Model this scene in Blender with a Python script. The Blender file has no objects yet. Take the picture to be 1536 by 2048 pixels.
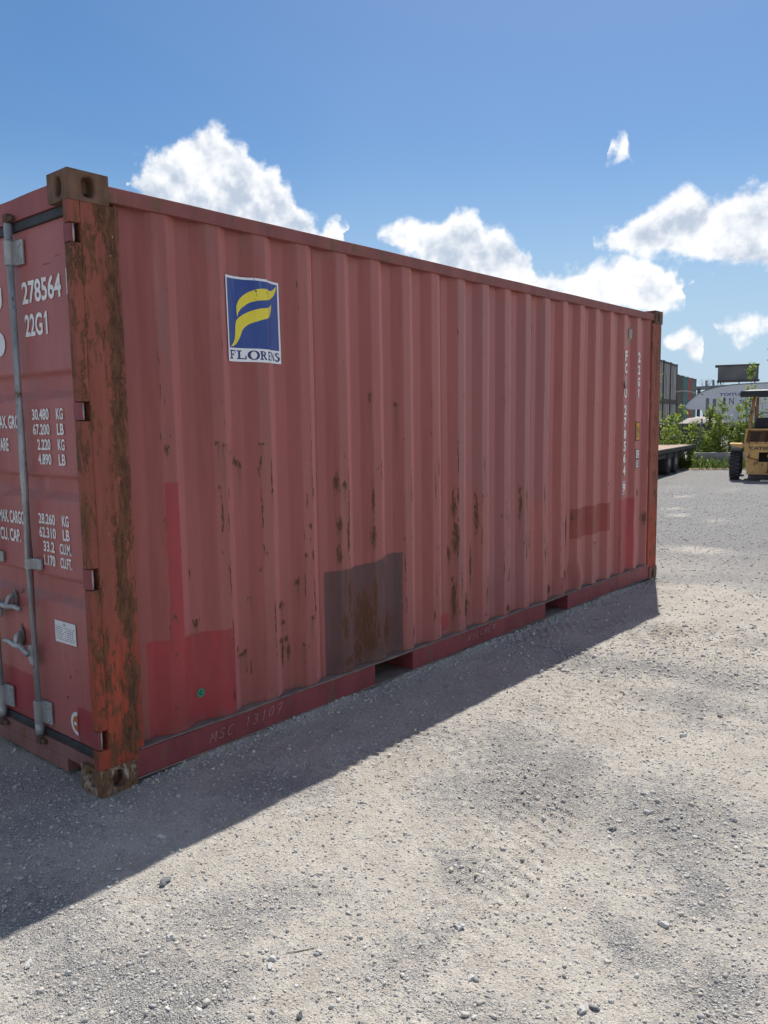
import bpy, bmesh, math, random
import numpy as np
from mathutils import Vector, Matrix

random.seed(7)
RNG = np.random.default_rng(11)
R = math.radians
scene = bpy.context.scene
COL = scene.collection

# ------------------------------------------------------------------ camera
cam_d = bpy.data.cameras.new('camera')
cam_d.sensor_fit = 'HORIZONTAL'
cam_d.sensor_width = 36.0
cam_d.lens = 36.0 * 1601.16 / 1536.0
cam_d.clip_start = 0.05
cam_d.clip_end = 5000
cam = bpy.data.objects.new('camera', cam_d)
COL.objects.link(cam)
_ya, _pi, _ro = R(-40.473), R(-6.475), R(-0.804)
_f = Vector((math.sin(_ya) * math.cos(_pi), math.cos(_ya) * math.cos(_pi), math.sin(_pi)))
_r = Vector((math.cos(_ya), -math.sin(_ya), 0))
_u = _r.cross(_f)
_rc = random.Random(5)
_r2 = _r * math.cos(_ro) + _u * math.sin(_ro)
_u2 = _u * math.cos(_ro) - _r * math.sin(_ro)
CAM = Vector((3.0448, -1.6873, 1.5858))
cam.matrix_world = Matrix((( _r2.x, _u2.x, -_f.x, CAM.x), (_r2.y, _u2.y, -_f.y, CAM.y),
                           (_r2.z, _u2.z, -_f.z, CAM.z), (0, 0, 0, 1)))
scene.camera = cam
RT = Vector((_r.x, _r.y, 0)).normalized()      # level axes of the yard behind the container
FW = Vector((_f.x, _f.y, 0)).normalized()

# ------------------------------------------------------------------ world, sun, exposure
SUN_DIR = Vector((-0.205, 0.485, 0.850)).normalized()
SKY_STRENGTH = 0.062
SUN_STRENGTH = 3.6
EXPOSURE = 0.75
# cumulus: (azimuth, top, base) outlines in radians, three decks
NONE = (0.0, 0.5)
DECKS = [
 [(-1.012, *NONE), (-1.0, .278, .260), (-.965, .303, .22), (-.945, .316, .2), (-.905, .330, .2), (-.872, .318, .2), (-.848, .300, .2), (-.822, .274, .2), (-.79, .250, .2), (-.765, .237, .2), (-.748, .226, .2), (-.738, *NONE),
  (-.722, *NONE), (-.712, .227, .214), (-.672, .240, .198), (-.645, .230, .17), (-.62, .247, .155), (-.598, .246, .15), (-.565, .228, .15), (-.535, .203, .155), (-.515, .172, .158), (-.505, *NONE),
  (-.462, *NONE), (-.452, .204, .195), (-.42, .221, .184), (-.39, .238, .176), (-.36, .250, .168), (-.32, .244, .163), (-.29, .245, .160), (-.25, .233, .158), (-.2, .222, .162), (-.15, *NONE)],
 [(-.545, *NONE), (-.532, .162, .148), (-.50, .179, .134), (-.46, .184, .128), (-.42, .192, .124), (-.385, .184, .122), (-.365, .165, .126), (-.350, .146, .136), (-.340, *NONE)],
 [(-.482, *NONE), (-.474, .277, .268), (-.462, *NONE), (-.452, *NONE), (-.446, .303, .297), (-.438, .314, .292), (-.428, .321, .282), (-.419, .298, .280), (-.411, .286, .282), (-.405, *NONE),
  (-.385, *NONE), (-.375, .094, .086), (-.350, .106, .060), (-.326, .090, .058), (-.314, *NONE), (-.311, .106, .096), (-.290, .111, .088), (-.265, .106, .092), (-.250, *NONE)],
]

world = bpy.data.worlds.new('World')
scene.world = world
world.use_nodes = True
wt = world.node_tree
wt.nodes.clear()
def wn(t, **kw):
    n = wt.nodes.new(t)
    for k, v in kw.items():
        if k.startswith('i_'):
            key = k[2:]
            n.inputs[int(key) if key.isdigit() else key].default_value = v
        else:
            setattr(n, k, v)
    return n
def wmath(op, a, b=None, c=None, clamp=False):
    n = wn('ShaderNodeMath', operation=op, use_clamp=clamp)
    for i, x in enumerate((a, b, c)):
        if x is None: continue
        if isinstance(x, (int, float)): n.inputs[i].default_value = x
        else: wt.links.new(x, n.inputs[i])
    return n.outputs[0]
sky = wn('ShaderNodeTexSky', sky_type='NISHITA', sun_disc=False)
sky.sun_elevation = math.asin(SUN_DIR.z)
sky.sun_rotation = math.atan2(SUN_DIR.x, SUN_DIR.y)
sky.altitude = 50
sky.air_density = 1.0
sky.dust_density = 0.8
sky.ozone_density = 2.0
tc = wn('ShaderNodeTexCoord')
sep = wn('ShaderNodeSeparateXYZ')
wt.links.new(tc.outputs['Generated'], sep.inputs[0])
az = wmath('ARCTAN2', sep.outputs[0], sep.outputs[1])
el = wmath('ARCSINE', sep.outputs[2])
comb = wn('ShaderNodeCombineXYZ')
wt.links.new(az, comb.inputs[0]); wt.links.new(el, comb.inputs[1])
def wnoise(vec, scale, detail, rough):
    n = wn('ShaderNodeTexNoise', noise_dimensions='3D')
    n.inputs['Scale'].default_value = scale; n.inputs['Detail'].default_value = detail
    n.inputs['Roughness'].default_value = rough
    wt.links.new(vec, n.inputs['Vector'])
    return n.outputs['Fac']
warp = wnoise(tc.outputs['Generated'], 26.0, 3.0, 0.55)
ramp_in = wmath('ADD', wmath('ADD', az, 1.1), wmath('MULTIPLY', wmath('SUBTRACT', warp, 0.5), 0.055))
best = None
for di, deck in enumerate(DECKS):
    cr = wn('ShaderNodeValToRGB'); e = cr.color_ramp.elements; cr.color_ramp.interpolation = 'EASE'
    while len(e) < len(deck): e.new(0.5)
    for k, (a_, t_, b_) in enumerate(deck):
        e[k].position = min(1, max(0, a_ + 1.1)); e[k].color = (t_, b_, 0, 1)
    wt.links.new(ramp_in, cr.inputs[0])
    sc = wn('ShaderNodeSeparateColor'); wt.links.new(cr.outputs[0], sc.inputs[0])
    m_ = wmath('DIVIDE', wmath('MINIMUM', wmath('SUBTRACT', sc.outputs[0], el), wmath('SUBTRACT', el, sc.outputs[1])), 0.026)
    if di == 2: m_ = wmath('SUBTRACT', wmath('MULTIPLY', m_, 0.9), 0.05)
    best = m_ if best is None else wmath('MAXIMUM', best, m_)
shift = wn('ShaderNodeVectorMath', operation='ADD'); shift.inputs[1].default_value = (-0.004, 0.006, 0.016)
wt.links.new(tc.outputs['Generated'], shift.inputs[0])
# cumulus goes on round the unseen sky, its cover thickened to fill the shade
lown = wn('ShaderNodeTexNoise'); lown.inputs['Scale'].default_value = 3.4; lown.inputs['Detail'].default_value = 1.5
wt.links.new(tc.outputs['Generated'], lown.inputs['Vector'])
band = wmath('MULTIPLY', wmath('ABSOLUTE', wmath('SUBTRACT', el, 0.36)), 2.6)
rest = wmath('SUBTRACT', wmath('MULTIPLY', wmath('SUBTRACT', lown.outputs['Fac'], 0.44), 9.0), band)
inview = wmath('MULTIPLY', wmath('SUBTRACT', 0.66, wmath('ABSOLUTE', wmath('ADD', az, 0.65))), 12.0, clamp=True)
rest = wmath('SUBTRACT', rest, wmath('MULTIPLY', inview, 9.0))
best = wmath('MAXIMUM', best, rest)
best = wmath('MAXIMUM', best, -2.0)
best = wmath('MINIMUM', best, 1.1)
fb = wnoise(tc.outputs['Generated'], 20.0, 7.0, 0.57)
fbu = wnoise(shift.outputs[0], 20.0, 4.0, 0.55)
fine = wmath('MULTIPLY', wmath('SUBTRACT', fb, 0.5), 3.0)
dens = wmath('ADD', wmath('MULTIPLY', best, 1.0), fine)
mr = wn('ShaderNodeMapRange', interpolation_type='SMOOTHSTEP')
wt.links.new(dens, mr.inputs[0]); mr.inputs[1].default_value = -0.14; mr.inputs[2].default_value = 0.44
shade = wmath('ADD', wmath('MULTIPLY', wmath('SUBTRACT', fbu, fb), 3.4), wmath('MULTIPLY', dens, 0.42))
mr2 = wn('ShaderNodeMapRange', interpolation_type='SMOOTHSTEP')
wt.links.new(shade, mr2.inputs[0]); mr2.inputs[1].default_value = 0.05; mr2.inputs[2].default_value = 0.95
cc = wn('ShaderNodeMix', data_type='RGBA')
cc.inputs[6].default_value = (10.0, 10.1, 10.3, 1); cc.inputs[7].default_value = (5.2, 6.0, 7.2, 1)
wt.links.new(mr2.outputs[0], cc.inputs[0])
# thin veil of water haze near the horizon
hz = wn('ShaderNodeMapRange', interpolation_type='SMOOTHSTEP')
wt.links.new(el, hz.inputs[0]); hz.inputs[1].default_value = 0.33; hz.inputs[2].default_value = 0.02
hz.inputs[3].default_value = 0.0; hz.inputs[4].default_value = 0.80
hs = wn('ShaderNodeHueSaturation'); hs.inputs['Saturation'].default_value = 1.34; wt.links.new(sky.outputs[0], hs.inputs['Color'])
hm = wn('ShaderNodeMix', data_type='RGBA')
wt.links.new(wmath('ADD', hz.outputs[0], wmath('MULTIPLY', wmath('SUBTRACT', lown.outputs['Fac'], 0.50), 0.30, clamp=True)), hm.inputs[0]); wt.links.new(hs.outputs[0], hm.inputs[6])
hm.inputs[7].default_value = (4.3, 6.0, 7.9, 1)
mixc = wn('ShaderNodeMix', data_type='RGBA')
wt.links.new(wmath('MULTIPLY', mr.outputs[0], 0.97), mixc.inputs[0])
wt.links.new(hm.outputs[2], mixc.inputs[6]); wt.links.new(cc.outputs[2], mixc.inputs[7])
bg = wn('ShaderNodeBackground'); bg.inputs[1].default_value = SKY_STRENGTH
wt.links.new(mixc.outputs[2], bg.inputs[0])
world.cycles.sampling_method = 'MANUAL'; world.cycles.sample_map_resolution = 512
wo = wn('ShaderNodeOutputWorld'); wt.links.new(bg.outputs[0], wo.inputs[0])

sun_d = bpy.data.lights.new('sun', 'SUN')
sun_d.energy = SUN_STRENGTH
sun_d.angle = R(0.53)
sun_d.color = (1.0, 0.955, 0.88)
sun = bpy.data.objects.new('sun', sun_d)
sun.rotation_euler = SUN_DIR.to_track_quat('Z', 'Y').to_euler()
COL.objects.link(sun)

scene.view_settings.view_transform = 'Standard'
scene.view_settings.look = 'None'
scene.view_settings.exposure = EXPOSURE
scene.view_settings.gamma = 1
scene.view_settings.use_curve_mapping = False
scene.cycles.use_denoising = True
scene.cycles.max_bounces = 6
scene.cycles.use_adaptive_sampling = True
scene.cycles.adaptive_threshold = 0.02

# ------------------------------------------------------------------ helpers
def vnoise(x, y, seed=0):
    """2-D value noise, -1..1."""
    x = np.asarray(x, float); y = np.asarray(y, float)
    xi = np.floor(x).astype(np.int64); yi = np.floor(y).astype(np.int64)
    xf = x - xi; yf = y - yi
    u = xf * xf * (3 - 2 * xf); v = yf * yf * (3 - 2 * yf)
    def h(a, b):
        n = (a * 374761393 + b * 668265263 + seed * 1442695041) & 0x7fffffff
        n = ((n ^ (n >> 13)) * 1274126177) & 0x7fffffff
        return ((n ^ (n >> 16)) & 0xffff) / 32767.5 - 1
    return (h(xi, yi) * (1 - u) + h(xi + 1, yi) * u) * (1 - v) + (h(xi, yi + 1) * (1 - u) + h(xi + 1, yi + 1) * u) * v
def fbm(x, y, oct=4, seed=0, gain=.5):
    a = 1.0; s = 0; t = 0
    for k in range(oct):
        s = s + a * vnoise(x * 2 ** k, y * 2 ** k, seed + k * 17); t += a; a *= gain
    return s / t

class MB:
    """collects polygons and links them as ONE mesh object"""
    def __init__(self): self.v = []; self.f = []
    def add(self, vs, fs):
        o = len(self.v); self.v += [tuple(p) for p in vs]; self.f += [tuple(i + o for i in q) for q in fs]; return self
    def box(self, x0, x1, y0, y1, z0, z1):
        vs = [(x0,y0,z0),(x1,y0,z0),(x1,y1,z0),(x0,y1,z0),(x0,y0,z1),(x1,y0,z1),(x1,y1,z1),(x0,y1,z1)]
        return self.add(vs, [(0,3,2,1),(4,5,6,7),(0,1,5,4),(1,2,6,5),(2,3,7,6),(3,0,4,7)])
    def hexa(self, vs):
        return self.add(vs, [(0,3,2,1),(4,5,6,7),(0,1,5,4),(1,2,6,5),(2,3,7,6),(3,0,4,7)])
    def prism(self, pts, d):
        """closed outline (3-D points) swept by vector d"""
        n = len(pts); d = Vector(d)
        a = [Vector(p) for p in pts]; b = [p + d for p in a]
        return self.add(a + b, [tuple(range(n))[::-1], tuple(range(n, 2 * n))] + [(i, (i+1) % n, n + (i+1) % n, n + i) for i in range(n)])
    def tube(self, pts, r, n=8, caps=True):
        pts = [Vector(p) for p in pts]; rings = []; m = len(pts)
        rs = r if isinstance(r, (list, tuple)) else [r] * m
        for i, p in enumerate(pts):
            t = (pts[min(i+1, m-1)] - pts[max(i-1, 0)]).normalized()
            q = t.to_track_quat('Z', 'Y')
            rings.append([p + q @ Vector((rs[i] * math.cos(2*math.pi*k/n), rs[i] * math.sin(2*math.pi*k/n), 0)) for k in range(n)])
        vs = [p for rg in rings for p in rg]; fs = []
        for i in range(m - 1):
            for k in range(n):
                fs.append((i*n+k, i*n+(k+1) % n, (i+1)*n+(k+1) % n, (i+1)*n+k))
        if caps: fs += [tuple(range(n))[::-1], tuple(range((m-1)*n, m*n))]
        return self.add(vs, fs)
    def lathe(self, prof, c, axis, n=24):
        """profile of (radius, along) turned about axis through c"""
        q = Vector(axis).normalized().to_track_quat('Z', 'Y'); c = Vector(c); vs = []; fs = []
        for r, h in prof:
            for k in range(n):
                vs.append(c + q @ Vector((r*math.cos(2*math.pi*k/n), r*math.sin(2*math.pi*k/n), h)))
        m = len(prof)
        for i in range(m - 1):
            for k in range(n): fs.append((i*n+k, i*n+(k+1) % n, (i+1)*n+(k+1) % n, (i+1)*n+k))
        fs += [tuple(range(n))[::-1], tuple(range((m-1)*n, m*n))]
        return self.add(vs, fs)
    def mesh(self, name):
        me = bpy.data.meshes.new(name); me.from_pydata(self.v, [], self.f); me.update(); return me
    def build(self, name, mat, parent=None, smooth=False, bevel=0, merge=False):
        me = self.mesh(name)
        if merge:
            bm = bmesh.new(); bm.from_mesh(me); bmesh.ops.remove_doubles(bm, verts=bm.verts, dist=1e-5)
            bmesh.ops.recalc_face_normals(bm, faces=bm.faces); bm.to_mesh(me); bm.free()
        return obj(name, me, mat, parent, smooth, bevel)

def obj(name, me, mat, parent=None, smooth=False, bevel=0):
    o = bpy.data.objects.new(name, me); COL.objects.link(o)
    if mat is not None and not me.materials: me.materials.append(mat)
    if smooth:
        me.polygons.foreach_set('use_smooth', [True] * len(me.polygons))
    if parent is not None: o.parent = parent
    if bevel:
        b = o.modifiers.new('bevel', 'BEVEL'); b.width = bevel; b.segments = 2; b.limit_method = 'ANGLE'; b.angle_limit = R(40)
    return o
def tag(o, label=None, cat=None, group=None, kind=None):
    if label: o['label'] = label
    if cat: o['category'] = cat
    if group: o['group'] = group
    if kind: o['kind'] = kind
    return o
def thing(name, label, cat, loc=(0, 0, 0), rz=0.0, group=None):
    o = bpy.data.objects.new(name, None); COL.objects.link(o)
    o.location = loc; o.rotation_euler = (0, 0, rz); o.empty_display_size = .2
    return tag(o, label, cat, group)
def copy_tree(o, parent=None):
    c = o.copy(); COL.objects.link(c); c.parent = parent
    for ch in list(o.children): copy_tree(ch, c)
    return c
def grid_mesh(name, P, attrs=None):
    """P: (rows, cols, 3) array -> quad mesh with float point attributes"""
    r, c = P.shape[:2]
    me = bpy.data.meshes.new(name)
    idx = np.arange(r * c).reshape(r, c)
    q = np.stack([idx[:-1, :-1], idx[:-1, 1:], idx[1:, 1:], idx[1:, :-1]], -1).reshape(-1, 4)
    me.vertices.add(r * c); me.vertices.foreach_set('co', P.reshape(-1).astype(np.float32))
    me.loops.add(q.size); me.loops.foreach_set('vertex_index', q.reshape(-1).astype(np.int32))
    me.polygons.add(len(q)); me.polygons.foreach_set('loop_start', np.arange(0, q.size, 4, dtype=np.int32))
    me.update(calc_edges=True)
    for k, a in (attrs or {}).items():
        at = me.attributes.new(k, 'FLOAT', 'POINT'); at.data.foreach_set('value', a.reshape(-1).astype(np.float32))
    return me

# text ------------------------------------------------------------
def text_pts(s, bold=0.0, spacing=1.0):
    cu = bpy.data.curves.new('t', 'FONT'); cu.body = s; cu.size = 1; cu.offset = bold; cu.space_character = spacing
    cu.resolution_u = 4
    o = bpy.data.objects.new('t', cu); COL.objects.link(o)
    bpy.context.view_layer.update()
    dg = bpy.context.evaluated_depsgraph_get()
    me = bpy.data.meshes.new_from_object(o.evaluated_get(dg))
    v = np.array([p.co[:] for p in me.vertices]); f = [tuple(p.vertices) for p in me.polygons]
    bpy.data.objects.remove(o); bpy.data.curves.remove(cu); bpy.data.meshes.remove(me)
    return v, f
def lettering(name, s, w, h, fn, mat, parent, bold=0.012, spacing=1.0):
    """s stretched to w by h, laid on a surface by fn(a, b)"""
    v, f = text_pts(s, bold, spacing)
    lo, hi = v.min(0), v.max(0)
    a = (v[:, 0] - lo[0]) / max(hi[0] - lo[0], 1e-6) * w; b = (v[:, 1] - lo[1]) / max(hi[1] - lo[1], 1e-6) * h
    return MB().add([fn(p, q) for p, q in zip(a, b)], f).build(name, mat, parent)

# materials ---------------------------------------------------------
class NT:
    def __init__(self, name):
        self.m = bpy.data.materials.new(name); self.m.use_nodes = True
        self.t = self.m.node_tree; self.t.nodes.clear()
        self.out = self.t.nodes.new('ShaderNodeOutputMaterial')
        self.b = self.t.nodes.new('ShaderNodeBsdfPrincipled')
        self.t.links.new(self.b.outputs[0], self.out.inputs[0])
        self.tc = self.t.nodes.new('ShaderNodeTexCoord')
    def put(self, x, s):
        if isinstance(x, (int, float)): s.default_value = x
        elif isinstance(x, (tuple, list)): s.default_value = tuple(x) + ((1,) if len(x) == 3 and s.type == 'RGBA' else ())
        else: self.t.links.new(x, s)
    def math(self, op, a, b=0.0, c=None, clamp=False):
        n = self.t.nodes.new('ShaderNodeMath'); n.operation = op; n.use_clamp = clamp
        self.put(a, n.inputs[0]); self.put(b, n.inputs[1])
        if c is not None: self.put(c, n.inputs[2])
        return n.outputs[0]
    def attr(self, name, what='Fac'):
        n = self.t.nodes.new('ShaderNodeAttribute'); n.attribute_name = name; return n.outputs[what]
    def coord(self, scale=(1, 1, 1), which='Object', off=(0, 0, 0)):
        n = self.t.nodes.new('ShaderNodeMapping'); n.inputs['Scale'].default_value = scale; n.inputs['Location'].default_value = off
        self.t.links.new(self.tc.outputs[which], n.inputs[0]); return n.outputs[0]
    def noise(self, scale, detail=4, rough=.55, stretch=(1, 1, 1), off=(0, 0, 0), which='Object', dist=0.0):
        n = self.t.nodes.new('ShaderNodeTexNoise'); n.inputs['Scale'].default_value = scale
        n.inputs['Detail'].default_value = detail; n.inputs['Roughness'].default_value = rough; n.inputs['Distortion'].default_value = dist
        self.t.links.new(self.coord(stretch, which, off), n.inputs['Vector']); return n.outputs['Fac']
    def voronoi(self, scale, feature='F1', out='Distance', stretch=(1, 1, 1), which='Object'):
        n = self.t.nodes.new('ShaderNodeTexVoronoi'); n.feature = feature; n.inputs['Scale'].default_value = scale
        self.t.links.new(self.coord(stretch, which), n.inputs['Vector']); return n.outputs[out]
    def step(self, x, a, b, lo=0.0, hi=1.0):
        n = self.t.nodes.new('ShaderNodeMapRange'); n.interpolation_type = 'SMOOTHSTEP'
        self.put(x, n.inputs[0]); self.put(a, n.inputs[1]); self.put(b, n.inputs[2]); n.inputs[3].default_value = lo; n.inputs[4].default_value = hi
        return n.outputs[0]
    def mix(self, fac, a, b, blend='MIX'):
        n = self.t.nodes.new('ShaderNodeMix'); n.data_type = 'RGBA'; n.blend_type = blend
        self.put(fac, n.inputs[0]); self.put(a, n.inputs[6]); self.put(b, n.inputs[7]); return n.outputs[2]
    def sepz(self, which='Object'):
        n = self.t.nodes.new('ShaderNodeSeparateXYZ'); self.t.links.new(self.tc.outputs[which], n.inputs[0]); return n.outputs
    def bump(self, h, strength=.3, dist=.01):
        n = self.t.nodes.new('ShaderNodeBump'); n.inputs['Strength'].default_value = strength; n.inputs['Distance'].default_value = dist
        self.put(h, n.inputs['Height']); self.t.links.new(n.outputs[0], self.b.inputs['Normal']); return n
    def fin(self, color=None, rough=.6, metal=0.0, spec=.4):
        if color is not None: self.put(color, self.b.inputs['Base Color'])
        self.put(rough, self.b.inputs['Roughness']); self.put(metal, self.b.inputs['Metallic'])
        self.b.inputs['Specular IOR Level'].default_value = spec
        return self.m
def weathered(name, col, var=.12, rough=.6, scale=6, rust=0.0, rustcol=(.11, .06, .035), bump=.1, spec=.35, metal=0.0, stretch=(1, 1, .4), dirt=.25):
    """a plain painted or bare surface with uneven tone, grime and optional rust"""
    n = NT(name)
    a = n.noise(scale, 6, .6, stretch)
    b = n.noise(scale * 7, 4, .6, stretch, (3, 1, 7))
    c = n.mix(n.step(a, .3, .7), tuple(x * (1 - var) for x in col), tuple(min(1, x * (1 + var)) for x in col))
    g = tuple(.45 * x + .03 for x in col)
    c = n.mix(n.math('MULTIPLY', n.step(b, .5, .8), dirt), c, g)
    if rust:
        r = n.noise(scale * 1.7, 8, .68, stretch, (9, 4, 2))
        c = n.mix(n.step(r, .62 - rust * .3, .66 - rust * .3), c, n.mix(b, rustcol, tuple(x * 1.9 for x in rustcol)))
    n.bump(b, bump, .004)
    return n.fin(c, rough, metal, spec)

# container paint: repaints, rust, scuffs come from point attributes laid out on the steel
def sheen(n, w, r, tint):
    n.put(w, n.b.inputs['Sheen Weight']); n.b.inputs['Sheen Roughness'].default_value = r; n.b.inputs['Sheen Tint'].default_value = tint + (1,)
def container_paint(name, colA, colB, chalk=.8):
    n = NT(name)
    big = n.noise(1.3, 4, .5, (1, 1, .5))
    fine_v = n.noise(26, 6, .65, (1, 1, .12))
    speck = n.noise(100, 7, .76, (1, 1, .22), (4, 2, 1))
    fleck = n.noise(160, 3, .6, (1, 1, .5), (1, 8, 3))
    wob = n.math('MULTIPLY', n.math('SUBTRACT', n.noise(14, 7, .7), .5), .34)
    c = n.mix(n.step(big, .3, .7), colA, colB)
    c = n.mix(n.math('MULTIPLY', n.step(n.noise(38, 6, .7, (1, 1, .035), (12, 3, 4)), .52, .74), .42), c, tuple(x * .62 for x in colA))
    c = n.mix(n.math('MULTIPLY', n.step(fine_v, .35, .75), .38), c, tuple(min(1, x * 1.25 + .008) for x in colB))
    def patch(attr, col, c):
        m = n.step(n.math('ADD', n.attr(attr), wob), .45, .55)
        cc = n.mix(n.step(n.noise(7, 5, .6, (1, 1, .4)), .3, .7), tuple(x * .86 for x in col), tuple(x * 1.14 for x in col))
        roll = n.step(n.noise(20, 5, .65, (1, 1, .1), (6, 6, 1)), .3, .6, .84, 1.0)
        return n.mix(n.math('MULTIPLY', m, roll), c, cc)
    m = n.step(n.math('ADD', n.attr('tint'), n.math('MULTIPLY', wob, 1.3)), .42, .62)
    c = n.mix(n.math('MULTIPLY', m, .55), c, (.185, .068, .074))
    c = patch('purple', (.074, .036, .040), c)
    c = patch('redp', (.315, .030, .038), c)
    c = patch('brownp', (.225, .028, .022), c)
    # rubbed proud faces: grime streaks and pinpoint chips
    pr = n.attr('proud')
    gr = n.math('MULTIPLY', n.step(n.noise(30, 6, .68, (1, 1, .07), (2, 2, 2)), .5, .78), n.math('MULTIPLY', pr, .85))
    c = n.mix(gr, c, (.17, .095, .078))
    chips = n.math('MULTIPLY', n.step(n.noise(70, 4, .6, (1, 1, .25), (7, 1, 1)), .63, .68), n.math('MULTIPLY', pr, .8))
    c = n.mix(chips, c, (.12, .065, .05))
    # grime
    dm = n.math('MULTIPLY', n.attr('dirt'), n.step(n.noise(16, 6, .65, (1, 1, .2), (5, 5, 5)), .25, .75))
    c = n.mix(n.math('MULTIPLY', dm, .85), c, (.155, .098, .080))
    dr = n.math('MULTIPLY', n.attr('drip'), n.step(n.noise(85, 5, .7, (1, 1, .03), (3, 9, 2)), .36, .62))
    c = n.mix(n.math('MULTIPLY', dr, .95), c, (.115, .050, .030))
    # rust
    rf = n.math('ADD', n.attr('rust'), n.math('MULTIPLY', n.math('SUBTRACT', speck, .5), 3.4))
    halo = n.step(rf, .36, .80)
    core = n.step(rf, .66, .73)
    c = n.mix(n.math('MULTIPLY', halo, .40), c, (.22, .088, .05))
    c = n.mix(core, c, n.mix(fleck, (.050, .022, .013), (.165, .066, .034)))
    # pale flecks
    pf = n.math('MULTIPLY', n.step(fleck, .73, .76), n.attr('fleck'))
    c = n.mix(pf, c, (.55, .52, .48))
    n.bump(n.math('ADD', n.math('MULTIPLY', core, -.6), n.math('MULTIPLY', fine_v, .3)), .35, .003)
    bare = n.math('MAXIMUM', n.math('MAXIMUM', core, n.math('MULTIPLY', n.math('MULTIPLY', dr, .8), 1.0)), n.math('MAXIMUM', n.math('MULTIPLY', gr, .7), chips))
    fresh = n.math('MAXIMUM', n.math('MAXIMUM', n.step(n.attr('purple'), .4, .6), n.step(n.attr('redp'), .4, .6)), n.step(n.attr('brownp'), .4, .6))
    w = n.math('MULTIPLY', n.math('SUBTRACT', 1.0, bare), n.math('SUBTRACT', 1.0, n.math('MULTIPLY', fresh, .72)))
    sheen(n, n.math('MULTIPLY', w, chalk), .62, (1.0, .44, .41))                             # chalked, dusty paint
    return n.fin(c, n.mix(core, (.42, .42, .42), (.85, .85, .85)), 0, .4)

M = {}
M['paint'] = container_paint('container_red_paint', (.228, .050, .044), (.270, .064, .057))
M['doorpaint'] = container_paint('door_red_paint', (.285, .068, .062), (.330, .085, .078), .4)
M['sill'] = weathered('rail_red_paint', (.225, .050, .056), .16, .55, 5, .06, bump=.12, dirt=.35)
M['rail'] = weathered('top_rail_paint', (.235, .078, .070), .15, .6, 7, .14, bump=.15, dirt=.45)
M['header'] = weathered('header_paint', (.30, .082, .080), .12, .6, 6, .05)
M['sillend'] = weathered('door_sill_paint', (.21, .10, .092), .2, .7, 7, .2, bump=.2, dirt=.5)

def post_paint():
    n = NT('post_orange_paint')
    z = n.sepz()[2]
    low = n.step(n.math('ADD', z, n.math('MULTIPLY', n.noise(5, 4), .3)), 1.05, .65)
    a = n.noise(14, 6, .65, (1, 1, .12))
    c = n.mix(n.step(a, .3, .7), (.235, .072, .054), (.31, .096, .068))
    c2 = n.mix(n.step(a, .3, .7), (.30, .052, .034), (.39, .080, .044))
    c = n.mix(low, c, c2)
    r1 = n.noise(13, 9, .74, (1, 1, .42), (3, 3, 3), dist=.3)
    r2 = n.noise(50, 8, .72, (1, 1, .3), (8, 3, 3))
    ed = n.attr('rust')
    rf = n.math('ADD', n.math('ADD', n.math('MULTIPLY', n.math('SUBTRACT', r1, .5), 2.6), n.math('MULTIPLY', n.math('SUBTRACT', r2, .5), 2.2)), ed)
    core = n.step(rf, .40, .46)
    halo = n.step(rf, .22, .46)
    c = n.mix(n.math('MULTIPLY', halo, .5), c, (.24, .085, .045))
    rc = n.mix(n.step(r2, .35, .7), (.062, .030, .018), (.205, .085, .042))
    c = n.mix(core, c, rc)
    fl = n.math('MULTIPLY', n.step(n.noise(70, 4, .6, (1, 1, .5)), .70, .73), n.step(n.noise(4, 2, .5, (1, 1, .6), (1, 1, 6)), .5, .62))
    c = n.mix(fl, c, (.60, .50, .42))
    n.bump(n.math('ADD', n.math('MULTIPLY', core, -.8), n.math('MULTIPLY', r2, .5)), .5, .004)
    return n.fin(c, .75, 0, .25)
M['post'] = post_paint()
M['casting'] = weathered('rusty_casting', (.15, .085, .056), .35, .85, 14, 0, bump=.5, stretch=(1, 1, .6), dirt=.5)
def casting_low():
    n = NT('rusty_whitewashed_casting')
    a = n.noise(16, 8, .7, (1, 1, .5), dist=1.0); b = n.noise(50, 6, .6)
    c = n.mix(n.step(b, .3, .7), (.10, .058, .036), (.21, .115, .06))
    c = n.mix(n.math('MULTIPLY', n.step(a, .5, .64), .8), c, (.48, .43, .36))
    n.bump(n.math('ADD', a, b), .4, .004)
    return n.fin(c, .85, 0, .2)
M['casting_low'] = casting_low()
M['dark'] = weathered('dark_cavity_shade', (.03, .025, .022), .3, .9, 10)  # near-black colour put in for the shade inside gaps, recesses and behind sheets
M['gasket'] = weathered('black_rubber_gasket', (.035, .038, .042), .25, .6, 14, dirt=.4)
M['galv'] = weathered('galvanised_steel', (.36, .37, .37), .2, .48, 18, .05, metal=.35, spec=.5, dirt=.4)
M['galvdark'] = weathered('worn_cast_steel', (.17, .165, .155), .35, .55, 22, .22, metal=.3)
M['rustiron'] = weathered('rusty_iron', (.10, .06, .042), .3, .85, 20, bump=.4)
M['white'] = weathered('white_stencil_paint', (.80, .80, .77), .06, .6, 30, dirt=.12)
M['chalk'] = weathered('chalk', (.42, .30, .29), .2, .95, 60)
M['sticker'] = weathered('white_vinyl', (.68, .69, .70), .05, .4, 12, dirt=.12)
M['black'] = weathered('black_print', (.02, .02, .022), .1, .6, 20)
M['yellow'] = weathered('yellow_vinyl', (.60, .33, .03), .1, .5, 20, dirt=.2)
M['green'] = weathered('green_vinyl', (.03, .25, .15), .1, .5, 20)
M['orange'] = weathered('orange_vinyl', (.45, .12, .03), .1, .5, 20)
M['vent'] = weathered('grey_vent_plastic', (.30, .29, .26), .1, .6, 20)

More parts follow.
